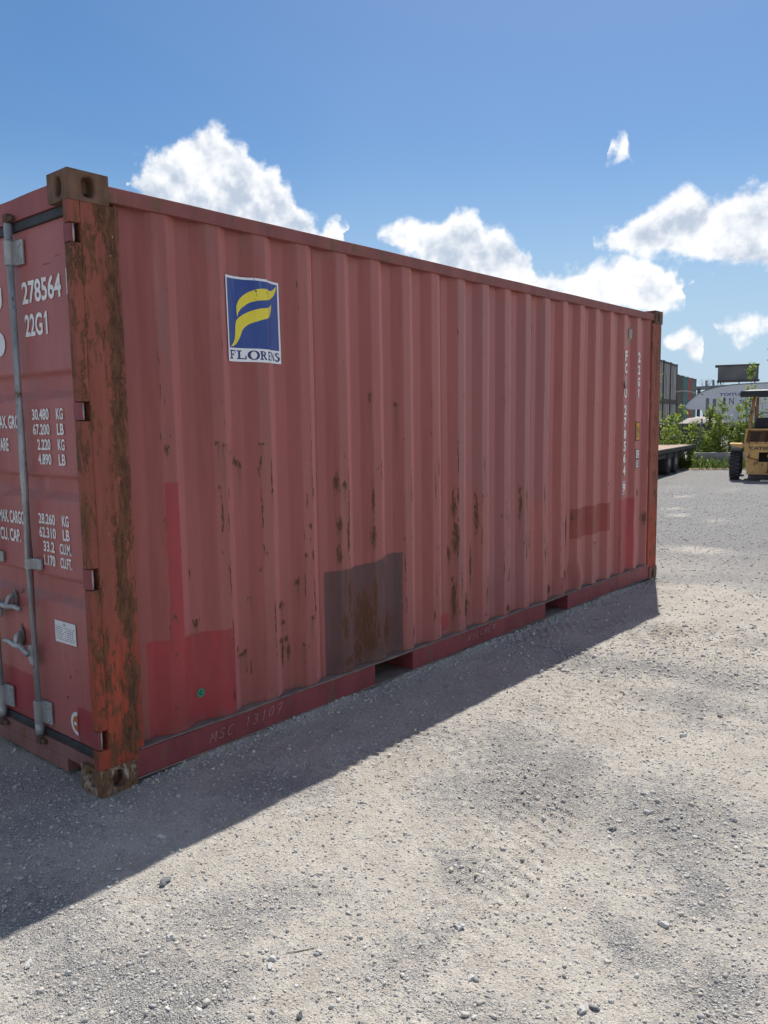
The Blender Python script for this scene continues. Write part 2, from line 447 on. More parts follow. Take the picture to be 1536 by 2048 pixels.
# ------------------------------------------------------------------ ground
GREY = [(0.95,1.56,0.3,0.34),(1.32,1.63,0.14,0.25),(1.38,1.16,0.34,0.25),(2.07,0.94,0.08,0.14),(2.11,0.55,0.09,0.06),(1.13,-0.51,0.29,0.14),(0.68,-0.49,0.2,0.15),(1.07,0.0,0.21,0.16),(1.27,-0.4,0.09,0.13),(1.61,2.62,0.32,0.21),(0.6,3.14,0.33,0.18),(1.16,3.29,0.38,0.17),(-0.14,2.28,0.12,0.15),(-0.08,-0.19,0.2,0.3),(1.68,0.1,0.11,0.15),(2.42,0.46,0.11,0.11),(1.97,0.02,0.2,0.08),(1.95,1.34,0.23,0.27),(1.45,0.52,0.16,0.07),(0.58,6.31,0.57,0.71),(0.6,0.59,0.17,0.2),(-.5,-.5,.5,.35)]
PALE = [(-1.68,11.29,0.2,0.22),(-2.15,12.24,0.16,0.21),(-2.46,16.31,0.18,0.39),(-0.98,10.97,0.17,0.2),(-0.57,10.66,0.12,0.12),(1.77,2.56,0.09,0.06),(-2.77,14.49,0.13,0.22),(-2.94,17.93,0.09,0.23),(-0.23,7.97,0.35,0.24),(-3.67,16.35,0.22,0.28),(0.56,4.95,0.17,0.24),(0.62,5.76,0.27,0.19)]
def grey_field(x, y):
    wx = x + .22 * fbm(x * 2.3, y * 2.3, 3, 61); wy = y + .22 * fbm(x * 2.3, y * 2.3, 3, 62)
    f = np.zeros_like(x)
    for cx, cy, a, b in GREY:
        q = ((wx - cx) / (a * 1.5)) ** 2 + ((wy - cy) / (b * 1.5)) ** 2
        f = np.maximum(f, .62 * np.exp(-q * .8))
    far = np.maximum(np.clip((y - 4.6) / 4.0, 0, 1) * .90, np.clip((-.75 - y) / 1.2, 0, 1) * .95)                     # worn grey gravel beyond; unseen ground behind camera darkened to cut bounce light
    f = np.maximum(f, far) + .26 * fbm(x * 1.3, y * 1.3, 5, 3, .6) + .02
    for cx, cy, a, b in PALE:
        q = ((x - cx) / a) ** 2 + ((y - cy) / b) ** 2
        f = f - .75 * np.exp(-q * .8)
    return np.clip(f, 0, 1)
def ground_z(x, y):
    """height of the yard: gentle hollows, tyre ruts and a little spill of gravel along the container sill"""
    z = .010 * fbm(x * .8, y * .8, 3, 21) + .006 * fbm(x * 4, y * 4, 3, 5) + .0035 * fbm(x * 17, y * 17, 3, 9) + .002 * fbm(x * 45, y * 45, 2, 31)
    z = z - .004
    # lugged tyre tracks pressed in the dust
    for (px, py, dx, dy, w) in ((1.35, .2, -.10, .995, .22), (2.25, .9, -.42, .907, .2), (.95, 2.2, .25, .968, .2), (1.75, -.2, -.22, .975, .2), (1.2, 1.2, -.30, .954, .16), (.4, 4.5, .35, .937, .22)):
        s = (x - px) * dy - (y - py) * dx; t = (x - px) * dx + (y - py) * dy
        inside = np.clip((w - np.abs(s)) / .03, 0, 1)
        lug = np.clip(np.sin((t + np.abs(s) * .6) * 2 * np.pi / .075) * 2, -1, 1)
        fade = np.clip(.4 + 1.1 * fbm(x * 1.7, y * 1.7, 2, 77), 0, 1)
        z = z + inside * fade * (lug * .0050 - .004)
    edge = np.exp(-((x + .02) / .05) ** 2) * np.clip((y - .3) / .3, 0, 1) * np.clip((5.8 - y) / .2, 0, 1)
    z = z + edge * (.016 + .010 * fbm(y * 2.2, x * 0 + 1, 2, 4))
    return z
def gz_(x, y): return float(ground_z(np.array([x]), np.array([y]))[0])
def axis(lo, hi, step, far0, far1, g=1.16):
    c = list(np.arange(lo, hi + 1e-6, step)); s = step; p = hi
    up = []
    while p < far1: s *= g; p += s; up.append(p)
    dn = []; s = step; p = lo
    while p > far0: s *= g; p -= s; dn.append(p)
    return np.array(dn[::-1] + c + up)
gx = axis(-1.6, 3.2, .0125, -900, 900); gy = axis(-1.3, 5.0, .0125, -900, 1500, 1.07)
GX, GY = np.meshgrid(gx, gy)
fade = np.clip(1 - np.maximum(np.abs(GX) - 40, np.abs(GY) - 60) / 40, 0, 1)
GZ = ground_z(GX, GY) * fade
me = grid_mesh('gravel_ground', np.stack([GX, GY, GZ], -1), {'grey': grey_field(GX, GY)})
def ground_mat():
    n = NT('gravel_dust')
    g = n.attr('grey')
    n1 = n.noise(3.2, 6, .62); n2 = n.noise(22, 6, .65, (1, 1, 1), (5, 2, 0)); n3 = n.noise(95, 5, .65, (1, 1, 1), (2, 7, 0))
    vor = n.voronoi(210); vcol = n.voronoi(210, out='Color')
    vor2 = n.voronoi(85); vcol2 = n.voronoi(85, out='Color')
    gm = n.step(n.math('ADD', g, n.math('MULTIPLY', n.math('SUBTRACT', n2, .5), 1.5)), .10, .95)
    dust = n.mix(n.step(n1, .3, .7), (.395, .363, .315), (.495, .460, .405))
    dust = n.mix(n.math('MULTIPLY', n.step(n2, .45, .75), .5), dust, (.41, .375, .33))
    dust = n.mix(n.math('MULTIPLY', n.step(n.noise(7, 7, .68, (1, 1, 1), (9, 9, 0)), .50, .66), .45), dust, (.36, .305, .245))
    grit = n.mix(n.step(n2, .3, .7), (.26, .255, .250), (.37, .36, .345))
    c = n.mix(gm, dust, grit)
    sx = n.t.nodes.new('ShaderNodeSeparateColor'); n.t.links.new(vcol, sx.inputs[0])
    sy = n.t.nodes.new('ShaderNodeSeparateColor'); n.t.links.new(vcol2, sy.inputs[0])
    # small chips: some darker, some paler than the dust
    k = n.math('ADD', .26, n.math('MULTIPLY', gm, .40))
    c = n.mix(n.math('MULTIPLY', n.step(sx.outputs[0], .62, .70), k), c, (.17, .17, .18))
    c = n.mix(n.math('MULTIPLY', n.step(sx.outputs[1], .76, .84), k), c, (.58, .56, .52))
    c = n.mix(n.math('MULTIPLY', n.step(sy.outputs[0], .80, .86), n.math('MULTIPLY', k, .8)), c, (.25, .245, .25))
    c = n.mix(n.math('MULTIPLY', n.step(n3, .56, .74), .35), c, (.22, .21, .20))
    h = n.math('ADD', n.math('MULTIPLY', n.step(vor, .75, .0), n.math('ADD', .5, gm)), n.math('ADD', n.math('MULTIPLY', n3, 1.1), n.math('MULTIPLY', n.step(vor2, .7, .0), n.math('MULTIPLY', sy.outputs[1], .9))))
    n.bump(n.math('ADD', h, n.math('MULTIPLY', n2, 2.2)), 1.0, .005)
    return n.fin(c, .95, 0, .15)
M['ground'] = ground_mat()
tag(obj('ground', me, M['ground'], smooth=True), kind='structure')

# loose gravel: many small angular stones, one mass
def stone_templates(k, seed, sub=1):
    out = []
    rg = np.random.default_rng(seed)
    for _ in range(k):
        bm = bmesh.new(); bmesh.ops.create_icosphere(bm, subdivisions=sub, radius=1)
        v = np.array([p.co[:] for p in bm.verts]); f = np.array([[q.index for q in p.verts] for p in bm.faces]); bm.free()
        v *= (1 + .28 * rg.standard_normal((len(v), 1))).clip(.6, 1.5)
        for _c in range(3):                                         # chop flat facets
            nrm = rg.standard_normal(3); nrm /= np.linalg.norm(nrm); d = v @ nrm; lim = .62
            v = v - np.outer(np.maximum(d - lim, 0), nrm)
        v *= np.array([1, rg.uniform(.65, .95), rg.uniform(.5, .75)])
        out.append((v, f))
    return out
def stone_mat(name, lo, hi, warm):
    n = NT(name)
    a = n.attr('tone'); s = n.noise(180, 4, .6); t = n.attr('warm')
    c = n.mix(a, lo, hi); c = n.mix(n.math('MULTIPLY', t, .8), c, warm)
    c = n.mix(n.math('MULTIPLY', n.step(s, .4, .7), .3), c, (.42, .39, .34))
    n.bump(s, .3, .002)
    return n.fin(c, .9, 0, .2)
M['gravel'] = stone_mat('gravel_stones', (.24, .24, .245), (.60, .59, .57), (.53, .47, .39))
def scatter(name, n, sampler, size, tmpl, mat, clump=False):
    x, y = sampler(n)
    dist = np.hypot(x - CAM.x, y - CAM.y)
    keep = ~((x < -.06) & (x > -2.5) & (y > .02) & (y < 6.05))      # none under the container
    x, y, dist = x[keep], y[keep], dist[keep]
    g = grey_field(x, y)
    keep = RNG.random(len(x)) < (np.clip((g - .12) * 2.2, .04, 1) * np.clip(.5 + 1.6 * fbm(x * 3.1, y * 3.1, 2, 91), .05, 1) if clump else .62 + .38 * g)
    x, y, dist = x[keep], y[keep], dist[keep]
    s = size(len(x), dist); z = ground_z(x, y)
    V = []; F = []; T = []; Wm = []; o = 0
    which = RNG.integers(0, len(tmpl), len(x))
    for k, (tv, tf) in enumerate(tmpl):
        i = np.where(which == k)[0]; m = len(i)
        if not m: continue
        a = RNG.uniform(0, 2 * np.pi, m); ca, sa = np.cos(a), np.sin(a)
        p = tv[None] * s[i, None, None]
        px = p[..., 0] * ca[:, None] - p[..., 1] * sa[:, None]; py = p[..., 0] * sa[:, None] + p[..., 1] * ca[:, None]
        P = np.stack([px + x[i, None], py + y[i, None], p[..., 2] + (z[i] + s[i] * .22)[:, None]], -1)
        V.append(P.reshape(-1, 3)); F.append((tf[None] + (np.arange(m) * len(tv))[:, None, None] + o).reshape(-1, 3)); o += m * len(tv)
        T.append(np.repeat(np.clip(RNG.normal(.5, .25, m), 0, 1), len(tv))); Wm.append(np.repeat((RNG.random(m) < .35) * RNG.random(m), len(tv)))
    V = np.concatenate(V); F = np.concatenate(F)
    me = bpy.data.meshes.new(name); me.vertices.add(len(V)); me.vertices.foreach_set('co', V.reshape(-1).astype(np.float32))
    me.loops.add(F.size); me.loops.foreach_set('vertex_index', F.reshape(-1).astype(np.int32))
    me.polygons.add(len(F)); me.polygons.foreach_set('loop_start', np.arange(0, F.size, 3, dtype=np.int32)); me.update(calc_edges=True)
    for k, a in (('tone', T), ('warm', Wm)):
        at = me.attributes.new(k, 'FLOAT', 'POINT'); at.data.foreach_set('value', np.concatenate(a).astype(np.float32))
    return tag(obj(name, me, mat), kind='stuff')
T0 = stone_templates(8, 4, 1)
def samp_near(n):
    # view wedge, denser towards the camera
    d = 1.3 + 5.2 * RNG.random(n) ** 1.25; a = _ya + RNG.uniform(-.56, .60, n)
    return CAM.x + d * np.sin(a), CAM.y + d * np.cos(a)
def samp_far(n):
    d = 5.0 + 13 * RNG.random(n) ** 1.1; a = R(-15) + RNG.uniform(-.30, .30, n)
    return CAM.x + d * np.sin(a), CAM.y + d * np.cos(a)
o = scatter('gravel', 78000, samp_near, lambda n, d: np.clip(RNG.lognormal(math.log(.0030), .45, n), .0018, .012) * (.75 + .12 * d), T0, M['gravel'])
tag(o, 'loose angular grey gravel strewn over the dusty yard by the container', 'gravel')
o = scatter('gravel', 9000, samp_near, lambda n, d: np.clip(RNG.lognormal(math.log(.0068), .30, n), .004, .013), T0, M['gravel'], True)
tag(o, 'clumps of coarser pale pebbles on the grey patches of the foreground gravel', 'gravel')
def samp_rail(n): return np.abs(RNG.normal(0, .055, n)) - .012, RNG.uniform(.2, 6.0, n)
o = scatter('gravel', 4200, samp_rail, lambda n, d: np.clip(RNG.lognormal(math.log(.0052), .45, n), .0025, .014), T0, M['gravel'])
tag(o, 'small stones heaped along the foot of the red container rail', 'gravel')
o = scatter('gravel', 22000, samp_far, lambda n, d: np.clip(RNG.lognormal(math.log(.0072), .38, n), .004, .02), T0, M['gravel'])
tag(o, 'worn grey gravel covering the yard between container and forklift', 'gravel')

STONES = [(1.009, -.358, .016, 0, 'largest pale stone in the left foreground gravel below the shadow edge'),
 (.738, -.191, .022, 1, 'dark broken stone just outside the container shadow at lower left'),
 (2.17, .662, .017, 0, 'pale stone lying alone on tan dust at the lower right'),
 (.798, -.703, .016, 0, 'pale grey stone at the left picture edge of the foreground gravel'),
 (.913, -.646, .014, 0, 'pale flat stone near the bottom left corner of the gravel'),
 (1.677, .257, .016, 0, 'pale rounded stone in the middle of the foreground gravel'),
 (1.332, -.221, .014, 0, 'upper of two adjoining stones beside the twig in the foreground'),
 (1.352, -.250, .013, 0, 'lower of two adjoining stones beside the twig in the foreground'),
 (1.796, 1.118, .015, 1, 'dark stone on the grey gravel patch right of centre'),
 (2.127, 1.501, .014, 0, 'pale grey stone near the right picture edge halfway down the gravel'),
 (1.671, 2.203, .025, 0, 'flat pale stone on dust right of the container shadow'),
 (1.728, 2.586, .015, 1, 'small dark stone beyond the flat pale stone near the right edge'),
 (2.142, .168, .016, 0, 'larger of two pale stones at the bottom edge right of centre'),
 (2.163, .196, .013, 1, 'smaller darker one of two stones at the bottom edge right of centre'),
 (1.832, .087, .013, 0, 'pale stone in the lower middle of the picture'),
 (.47, -.025, .017, 0, 'grey stone lying inside the container shadow near the corner casting'),
 (1.561, -.328, .013, 1, 'dark stone at the bottom edge left of centre')]
M['stone_pale'] = weathered('pale_stone', (.50, .49, .47), .2, .9, 90, bump=.3)
M['stone_dark'] = weathered('dark_stone', (.15, .155, .16), .2, .9, 90, bump=.3)
T1 = stone_templates(6, 9, 2)
stone_me = []
for kk in range(12):
    tv, tf = T1[kk % 6]
    m_ = bpy.data.meshes.new('stone'); m_.from_pydata([tuple(p) for p in tv], [], [tuple(int(i) for i in q) for q in tf]); m_.update()
    m_.materials.append(M['stone_pale'] if kk < 6 else M['stone_dark']); stone_me.append(m_)
for i, (x, y, r, dark, lb) in enumerate(STONES):
    o = bpy.data.objects.new('stone', stone_me[(i % 6) + (6 if dark else 0)]); COL.objects.link(o)
    o.location = (x, y, gz_(x, y) + r * .3); o.scale = (r, r, r); o.rotation_euler = (0, 0, i * 1.7)
    tag(o, lb, 'stone', 'larger stones loose on the gravel')
# a dry twig
tw = [(1.344, -.178), (1.362, -.155), (1.385, -.122), (1.40, -.098)]
tag(MB().tube([(x, y, gz_(x, y) + .004) for x, y in tw], [.0016, .0024, .0022, .0012], 6).build('twig', weathered('dry_wood', (.40, .36, .30), .2, .9, 60), smooth=True),
    'thin dry twig lying on the gravel in the foreground', 'twig')

# ------------------------------------------------------------------ the red container
C = thing('shipping_container', 'faded red twenty foot shipping container with rusty corner post standing on gravel', 'container')
L, Wd, H = 6.058, 2.438, 2.591
P_, R0, XO, XI = .2852, 1.319, -.020, -.058
def prof(y):
    t = np.mod(np.asarray(y, float) - R0, P_)
    return np.where(t < .066, XO + (XI - XO) * t / .066, np.where(t < .1452, XI, np.where(t < .2112, XI + (XO - XI) * (t - .1452) / .066, XO)))
def profs(y):
    return sum(prof(np.asarray(y) + d) for d in (-.003, 0, .003)) / 3
MARKS = [(0.698,1.496,0.026,0.009),(0.742,1.483,0.042,0.007),(0.829,1.395,0.028,0.022),(0.854,1.382,0.016,0.02),(0.976,1.481,0.029,0.007),(0.963,1.401,0.008,0.04),(0.8,1.445,0.018,0.014),(1.512,1.252,0.02,0.069),(1.568,1.24,0.024,0.028),(1.525,1.013,0.024,0.056),(1.592,0.949,0.012,0.142),(1.52,0.844,0.024,0.071),(1.812,1.129,0.015,0.132),(1.815,0.908,0.022,0.074),(1.799,1.727,0.013,0.045),(2.057,1.686,0.019,0.021),(2.641,1.026,0.02,0.117),(2.657,0.807,0.035,0.135),(2.599,0.696,0.023,0.084),(2.915,0.933,0.019,0.174),(0.556,0.654,0.028,0.014),(0.561,0.636,0.017,0.012),(0.889,0.709,0.026,0.008),(1.096,0.632,0.032,0.021),(1.117,0.537,0.018,0.024),(1.114,0.441,0.053,0.021),(1.082,0.445,0.021,0.021),(1.144,0.371,0.018,0.06),(1.1,0.368,0.014,0.075),(0.825,0.428,0.045,0.013),(0.798,0.465,0.013,0.02),(0.852,0.44,0.016,0.013),(1.595,0.603,0.021,0.13),(1.742,0.457,0.097,0.164),(1.783,0.298,0.081,0.106),(1.672,0.263,0.035,0.074),(1.82,0.533,0.023,0.181),(1.959,0.315,0.057,0.118),(1.839,0.341,0.027,0.091),(1.549,0.452,0.037,0.064),(2.803,0.302,0.055,0.091),(2.785,0.358,0.042,0.063),(3.054,0.363,0.059,0.08),(3.048,0.437,0.032,0.079),(2.637,0.385,0.023,0.171),(2.865,0.59,0.018,0.175),(2.19,0.257,0.025,0.058),(2.214,0.16,0.041,0.023),(3.323,0.448,0.028,0.075),(3.904,0.557,0.032,0.1),(4.244,0.303,0.035,0.05),(4.252,0.677,0.017,0.166),(1.208,0.739,0.018,0.022),(1.328,1.21,0.011,0.032),(1.274,1.174,0.011,0.048),(0.533,0.89,0.006,0.033),(0.747,0.248,0.009,0.051),(0.756,0.576,0.006,0.15),(1.294,0.531,0.023,0.017),(1.257,0.88,0.015,0.019),(1.309,0.873,0.011,0.038),(4.337,0.772,0.018,0.063),(4.482,0.451,0.055,0.009),(4.715,0.516,0.048,0.009),(5.661,1.21,0.047,0.066),(5.597,0.883,0.046,0.048),(5.788,0.626,0.048,0.069),(3.304,0.207,0.035,0.034),(4.183,0.334,0.043,0.025),(1.033,1.246,0.017,0.018),(1.233,0.392,0.015,0.014),(0.887,0.34,0.007,0.047),(0.861,0.36,0.006,0.036),(1.585,0.224,0.059,0.041),(2.401,0.328,0.016,0.046),(3.609,0.673,0.022,0.115),(3.496,0.95,0.018,0.15),(3.967,0.225,0.049,0.057),(0.697,1.283,0.009,0.017),(0.761,1.254,0.006,0.029)]
MARKS += [(1.745, .40, .11, .19), (1.955, .30, .05, .13), (1.56, .42, .03, .10), (1.70, .25, .07, .08)]
for j in range(-2, 10):                                             # long scrapes down the proud edges
    for _ in range(3):
        MARKS.append((R0 + P_ * j - _rc.choice((.002, .002, .040, .070)) + _rc.uniform(-.004, .004), _rc.uniform(.35, 1.35), _rc.uniform(.006, .009), _rc.uniform(.06, .17)))
NM = len(MARKS)
for j in range(-3, 15):                                             # chafed corners of the corrugations
    for _ in range(9):
        e = R0 + P_ * j - (.0 if _rc.random() < .6 else .072)
        MARKS.append((e + _rc.uniform(-.004, .004), _rc.uniform(.25, 1.55) if _rc.random() < .8 else _rc.uniform(1.5, 2.3), _rc.uniform(.004, .007), _rc.uniform(.02, .09)))
for _ in range(330):                                                # small knocks and scratches, mostly on the proud faces
    j = _rc.randint(-3, 15)
    MARKS.append((R0 + P_ * j - _rc.uniform(-.02, .09), min(2.4, .2 + abs(_rc.gauss(0, .75))), _rc.choice((.005, .006, .012, .02)), _rc.choice((.004, .006, .02, .035))))
def boxfield(y, z, y0, y1, z0, z1, soft=.04):
    sd = np.maximum(np.abs(y - (y0 + y1) / 2) - (y1 - y0) / 2, np.abs(z - (z0 + z1) / 2) - (z1 - z0) / 2)
    return np.clip(.5 - sd / soft * .5, 0, 1)
def side_fields(Y, Z):
    rust = np.zeros_like(Y); drip = np.zeros_like(Y)
    yv = Y[0]; zv = Z[:, 0]
    for i, (cy, cz, a, b) in enumerate(MARKS):
        a = max(a, .0065) * .85; b = max(b, .008) * .9
        i0, i1 = np.searchsorted(yv, (cy - 3.2 * a, cy + 3.2 * a)); k0, k1 = np.searchsorted(zv, (cz - 3.2 * b, cz + 3.2 * b))
        if i1 > i0 and k1 > k0:
            w = (slice(k0, k1), slice(i0, i1))
            q = ((Y[w] - cy) / a) ** 2 + ((Z[w] - cz) / b) ** 2
            rust[w] = np.maximum(rust[w], (1.05 if i < NM else .72) * np.exp(-q * .62))
        if i < NM and a > .011:                                     # rust water runs down from it
            k0 = np.searchsorted(zv, cz - .42)
            if i1 > i0 and k1 > k0:
                w = (slice(k0, k1), slice(i0, i1)); dz = cz - Z[w]
                drip[w] = np.maximum(drip[w], np.exp(-((Y[w] - cy) / (a * .9)) ** 2) * np.clip(dz / .02 + .5, 0, 1) * np.exp(-np.maximum(dz, 0) / (.12 + .5 * b)))
    rust = np.maximum(rust, .42 * np.exp(-((Z - .165) / .03) ** 2))            # along the sill
    rust = np.maximum(rust, .30 * np.exp(-((Z - 2.49) / .02) ** 2))
    red = np.maximum.reduce([boxfield(Y, Z, .392, .470, .5, 1.325), boxfield(Y, Z, .285, .765, .1, .60 - .05 * (Y - .5)),
                             boxfield(Y, Z, 5.215, 5.53, .1, .845), boxfield(Y, Z, 2.50, 2.60, .19, .30), boxfield(Y, Z, 3.60, 3.66, .25, .37),
                             boxfield(Y, Z, 4.10, 4.16, .17, .30)])
    pur = boxfield(Y, Z, 1.425, 2.085, .1, .755 + .03 * np.clip((Y - 1.75) / .25, 0, 1))
    bro = boxfield(Y, Z, 4.315, 5.005, .59, .84)
    tint = np.maximum(boxfield(Y, Z, 2.66, 3.93, .95 + .5 * np.clip((3.2 - Y), 0, 1), 2.43, .14), .9 * boxfield(Y, Z, 2.98, 3.62, .2, 2.0, .2))
    proud = np.clip((prof(Y) - XI) / (XO - XI) * 6 - 5, 0, 1) * np.clip(.55 + .6 * vnoise(Y * 1.7, Z * .6, 8), .1, 1)
    # grime: runs from the top of the first rib and on the weathered ribs further along
    dirt = .95 * np.exp(-((Y - .40 - .05 * np.clip(2.45 - Z, 0, 1)) / .030) ** 2) * np.clip((Z - 1.55) / .5, 0, 1)
    dirt = np.maximum(dirt, .6 * np.exp(-((Y - .93) / .05) ** 2) * np.clip((Z - 2.20) / .2, 0, 1))
    for k, a in ((5, .95), (6, .6), (7, .85), (8, .8), (9, .6), (-1, .35), (1, .35), (3, .3), (12, .4), (14, .5)):
        yc = R0 + P_ * k - .036
        dirt = np.maximum(dirt, a * np.clip((.045 - np.abs(Y - yc)) / .01, 0, 1) * np.clip(.75 + .4 * vnoise(Z * 1.1, Y, 40), 0, 1))
    dirt = np.maximum(dirt, .75 * np.exp(-((Z - .165) / .035) ** 2))
    dirt = np.maximum(dirt, .5 * np.exp(-((Z - 2.49) / .05) ** 2))
    runs = np.clip(fbm(Y * 16, Y * 0 + 3, 3, 70) * 1.6 + .1, 0, 1) * np.exp(-(2.5 - Z) / (.18 + .5 * np.clip(vnoise(Y * 5, Y * 0, 71), 0, 1)))
    dirt = np.maximum(dirt, .85 * runs)
    dirt = np.maximum(dirt, .5 * np.clip((.55 - Z) / .4, 0, 1) * np.clip(.5 + fbm(Y * 3, Z * 4, 3, 72), 0, 1))
    fl = np.zeros_like(Y)
    for cy, cz, a, b in ((.47, .33, .04, .09), (.66, .34, .05, .08), (.50, .25, .04, .05), (1.50, 1.33, .02, .03), (3.45, 1.2, .05, .35), (3.62, 1.0, .05, .3), (3.3, 1.1, .05, .3), (.75, 1.15, .05, .25), (2.37, 1.15, .02, .05), (1.0, .93, .03, .05)):
        fl = np.maximum(fl, np.exp(-((Y - cy) / a) ** 2 - ((Z - cz) / b) ** 2))
    return dict(rust=rust, drip=drip, redp=red, purple=pur, brownp=bro, tint=tint, proud=proud, dirt=dirt, fleck=fl)
DENTS = [(.44, 2.22, .05, .14, -.012), (.93, 2.33, .05, .07, -.014), (4.42, .26, .06, .10, .024), (4.30, .32, .05, .06, -.012), (1.98, .30, .10, .10, -.012), (2.82, .25, .07, .09, -.012), (3.1, .35, .07, .1, -.008), (.80, 1.45, .06, .06, -.007), (3.9, 1.2, .25, .5, -.008), (5.6, .62, .08, .1, -.006), (3.35, 2.28, .04, .03, -.005), (3.65, 2.25, .04, .03, -.006)]
def dents(Y, Z):
    d = .0035 * fbm(Y * .9, Z * .8, 2, 55) + .0012 * fbm(Y * 6, Z * 5, 2, 56)
    for cy, cz, a, b, h in DENTS:
        d = d + h * np.exp(-((Y - cy) / a) ** 2 - ((Z - cz) / b) ** 2)
    return d
seams = [.226, 1.387, 2.528, 3.669, 4.810, 5.838]
for i in range(5):
    y0, y1 = seams[i], seams[i + 1]
    ya, yb = y0 + (.0008 if i else 0), y1 - (.0008 if i < 4 else 0)
    cr = np.array([R0 + P_ * j + d + e for j in range(-5, 18) for d in (0, .066, .1452, .2112) for e in (-.003, .003)])
    cr = np.sort(np.r_[ya, cr[(cr > ya + .001) & (cr < yb - .001)], yb]); ys = [ya]
    for p0, p1 in zip(cr, cr[1:]):
        m = max(1, int(round((p1 - p0) / .0085))); ys += list(p0 + (p1 - p0) * np.arange(1, m + 1) / m)
    ys = np.array(ys)
    zs = np.linspace(.1585, 2.4985, 226)
    Y, Z = np.meshgrid(ys, zs)
    X = profs(Y) + dents(Y, Z)
    X[:, :1] -= .0025; X[:, -1:] -= .0025                             # lapped, welded edges
    me = grid_mesh('side_sheet', np.stack([X, Y, Z], -1), side_fields(Y, Z))
    obj('side_sheet', me, M['paint'], C)
# strip of steel behind the seams, the other long side, front end and roof
def corr_sheet(name, u0, u1, z0, z1, fn, mat, depth=.036, pitch=.2852):
    us = np.arange(u0, u1, .017); us = np.append(us, u1)
    t = np.mod(us, pitch) / pitch
    d = np.clip(np.abs(t - .5) * 8.4 - 1.05, 0, 1) * depth
    P = np.array([[fn(u, z, dd) for u, dd in zip(us, d)] for z in (z0, z1)])
    return obj(name, grid_mesh(name, P), mat, C)
MB().box(-.105, -.100, .2, 5.85, .16, 2.5).build('inner_lining', M['dark'], C)
corr_sheet('side_sheet', .226, 5.838, .1585, 2.4985, lambda u, z, d: (-Wd + .02 + d, u, z), M['header'])
corr_sheet('front_sheet', -Wd + .17, -.17, .16, 2.47, lambda u, z, d: (u, L - .02 - d, z), M['header'])
corr_sheet('roof_sheet', .15, L - .15, -Wd + .05, -.05, lambda u, x, d: (x, u, 2.560 - d * .5), M['header'])
MB().box(-Wd + .06, -.06, .06, L - .06, .148, .157).build('floor', M['dark'], C)

def wavy_rail(name, x0, x1, z0, z1, segs, mat, amp=.004, seed=1, lip=False):
    """long square rail; its lower edge is knocked about a little"""
    b = MB()
    for (y0, y1) in segs:
        n = max(2, int((y1 - y0) / .05)); ys = np.linspace(y0, y1, n)
        w = amp * fbm(ys * 2.6, ys * 0 + seed, 3, seed); w2 = amp * .5 * fbm(ys * 1.7, ys * 0 + seed, 2, seed + 9)
        vs = []; fs = []
        for yy, a, q in zip(ys, w, w2):
            vs += [(x0, yy, z0), (x1 + q, yy, z0 + a), (x1 + q, yy, z1 + a * .4), (x0, yy, z1)]
        for k in range(n - 1):
            for e in range(4): fs.append((k*4+e, k*4+(e+1) % 4, k*4+4+(e+1) % 4, k*4+4+e))
        fs += [(0, 3, 2, 1), tuple(range((n-1)*4, n*4))]
        b.add(vs, fs)
    return b.build(name, mat, C, bevel=.003)
wavy_rail('top_side_rail', -.066, -.008, 2.496, 2.558, [(.178, 5.880)], M['rail'], .004, 3)
wavy_rail('top_side_rail', -Wd + .008, -Wd + .066, 2.496, 2.558, [(.178, 5.880)], M['rail'], .002, 5)
PK = [(1.79, 2.15), (3.835, 4.20)]
wavy_rail('bottom_side_rail', -.016, -.008, .028, .147, [(.178, PK[0][0]), (PK[0][1], PK[1][0]), (PK[1][1], 5.880)], M['sill'], .005, 8)
M['dusty'] = weathered('dusty_flange', (.20, .155, .135), .2, .9, 12, dirt=.4)
wavy_rail('rail_flange', -.075, -.004, .148, .158, [(.2, 5.86)], M['dusty'], .005, 12)
wavy_rail('rail_lip', -.06, -.004, .019, .027, [(.178, PK[0][0]), (PK[0][1], PK[1][0]), (PK[1][1], 5.880)], M['dusty'], .004, 15)
wavy_rail('bottom_side_rail', -Wd + .008, -Wd + .016, .028, .157, [(.178, 5.880)], M['sill'], .003, 8)
for y0, y1 in PK:
    b = MB().box(-Wd + .02, -.010, y0 - .006, y0, .030, .147).box(-Wd + .02, -.010, y1, y1 + .006, .030, .147)
    b.box(-Wd + .02, -.018, y0 - .006, y1 + .006, .1405, .1465)
    b.build('fork_pocket', M['sill'], C)
    MB().box(-Wd + .02, -.006, y0 - .01, y1 + .01, .018, .026).build('pocket_plate', M['dusty'], C)
# a joint strip in the rail near the far end
MB().box(-.009, -.0055, 5.16, 5.172, .03, .147).build('joint_strip', M['sillend'], C)

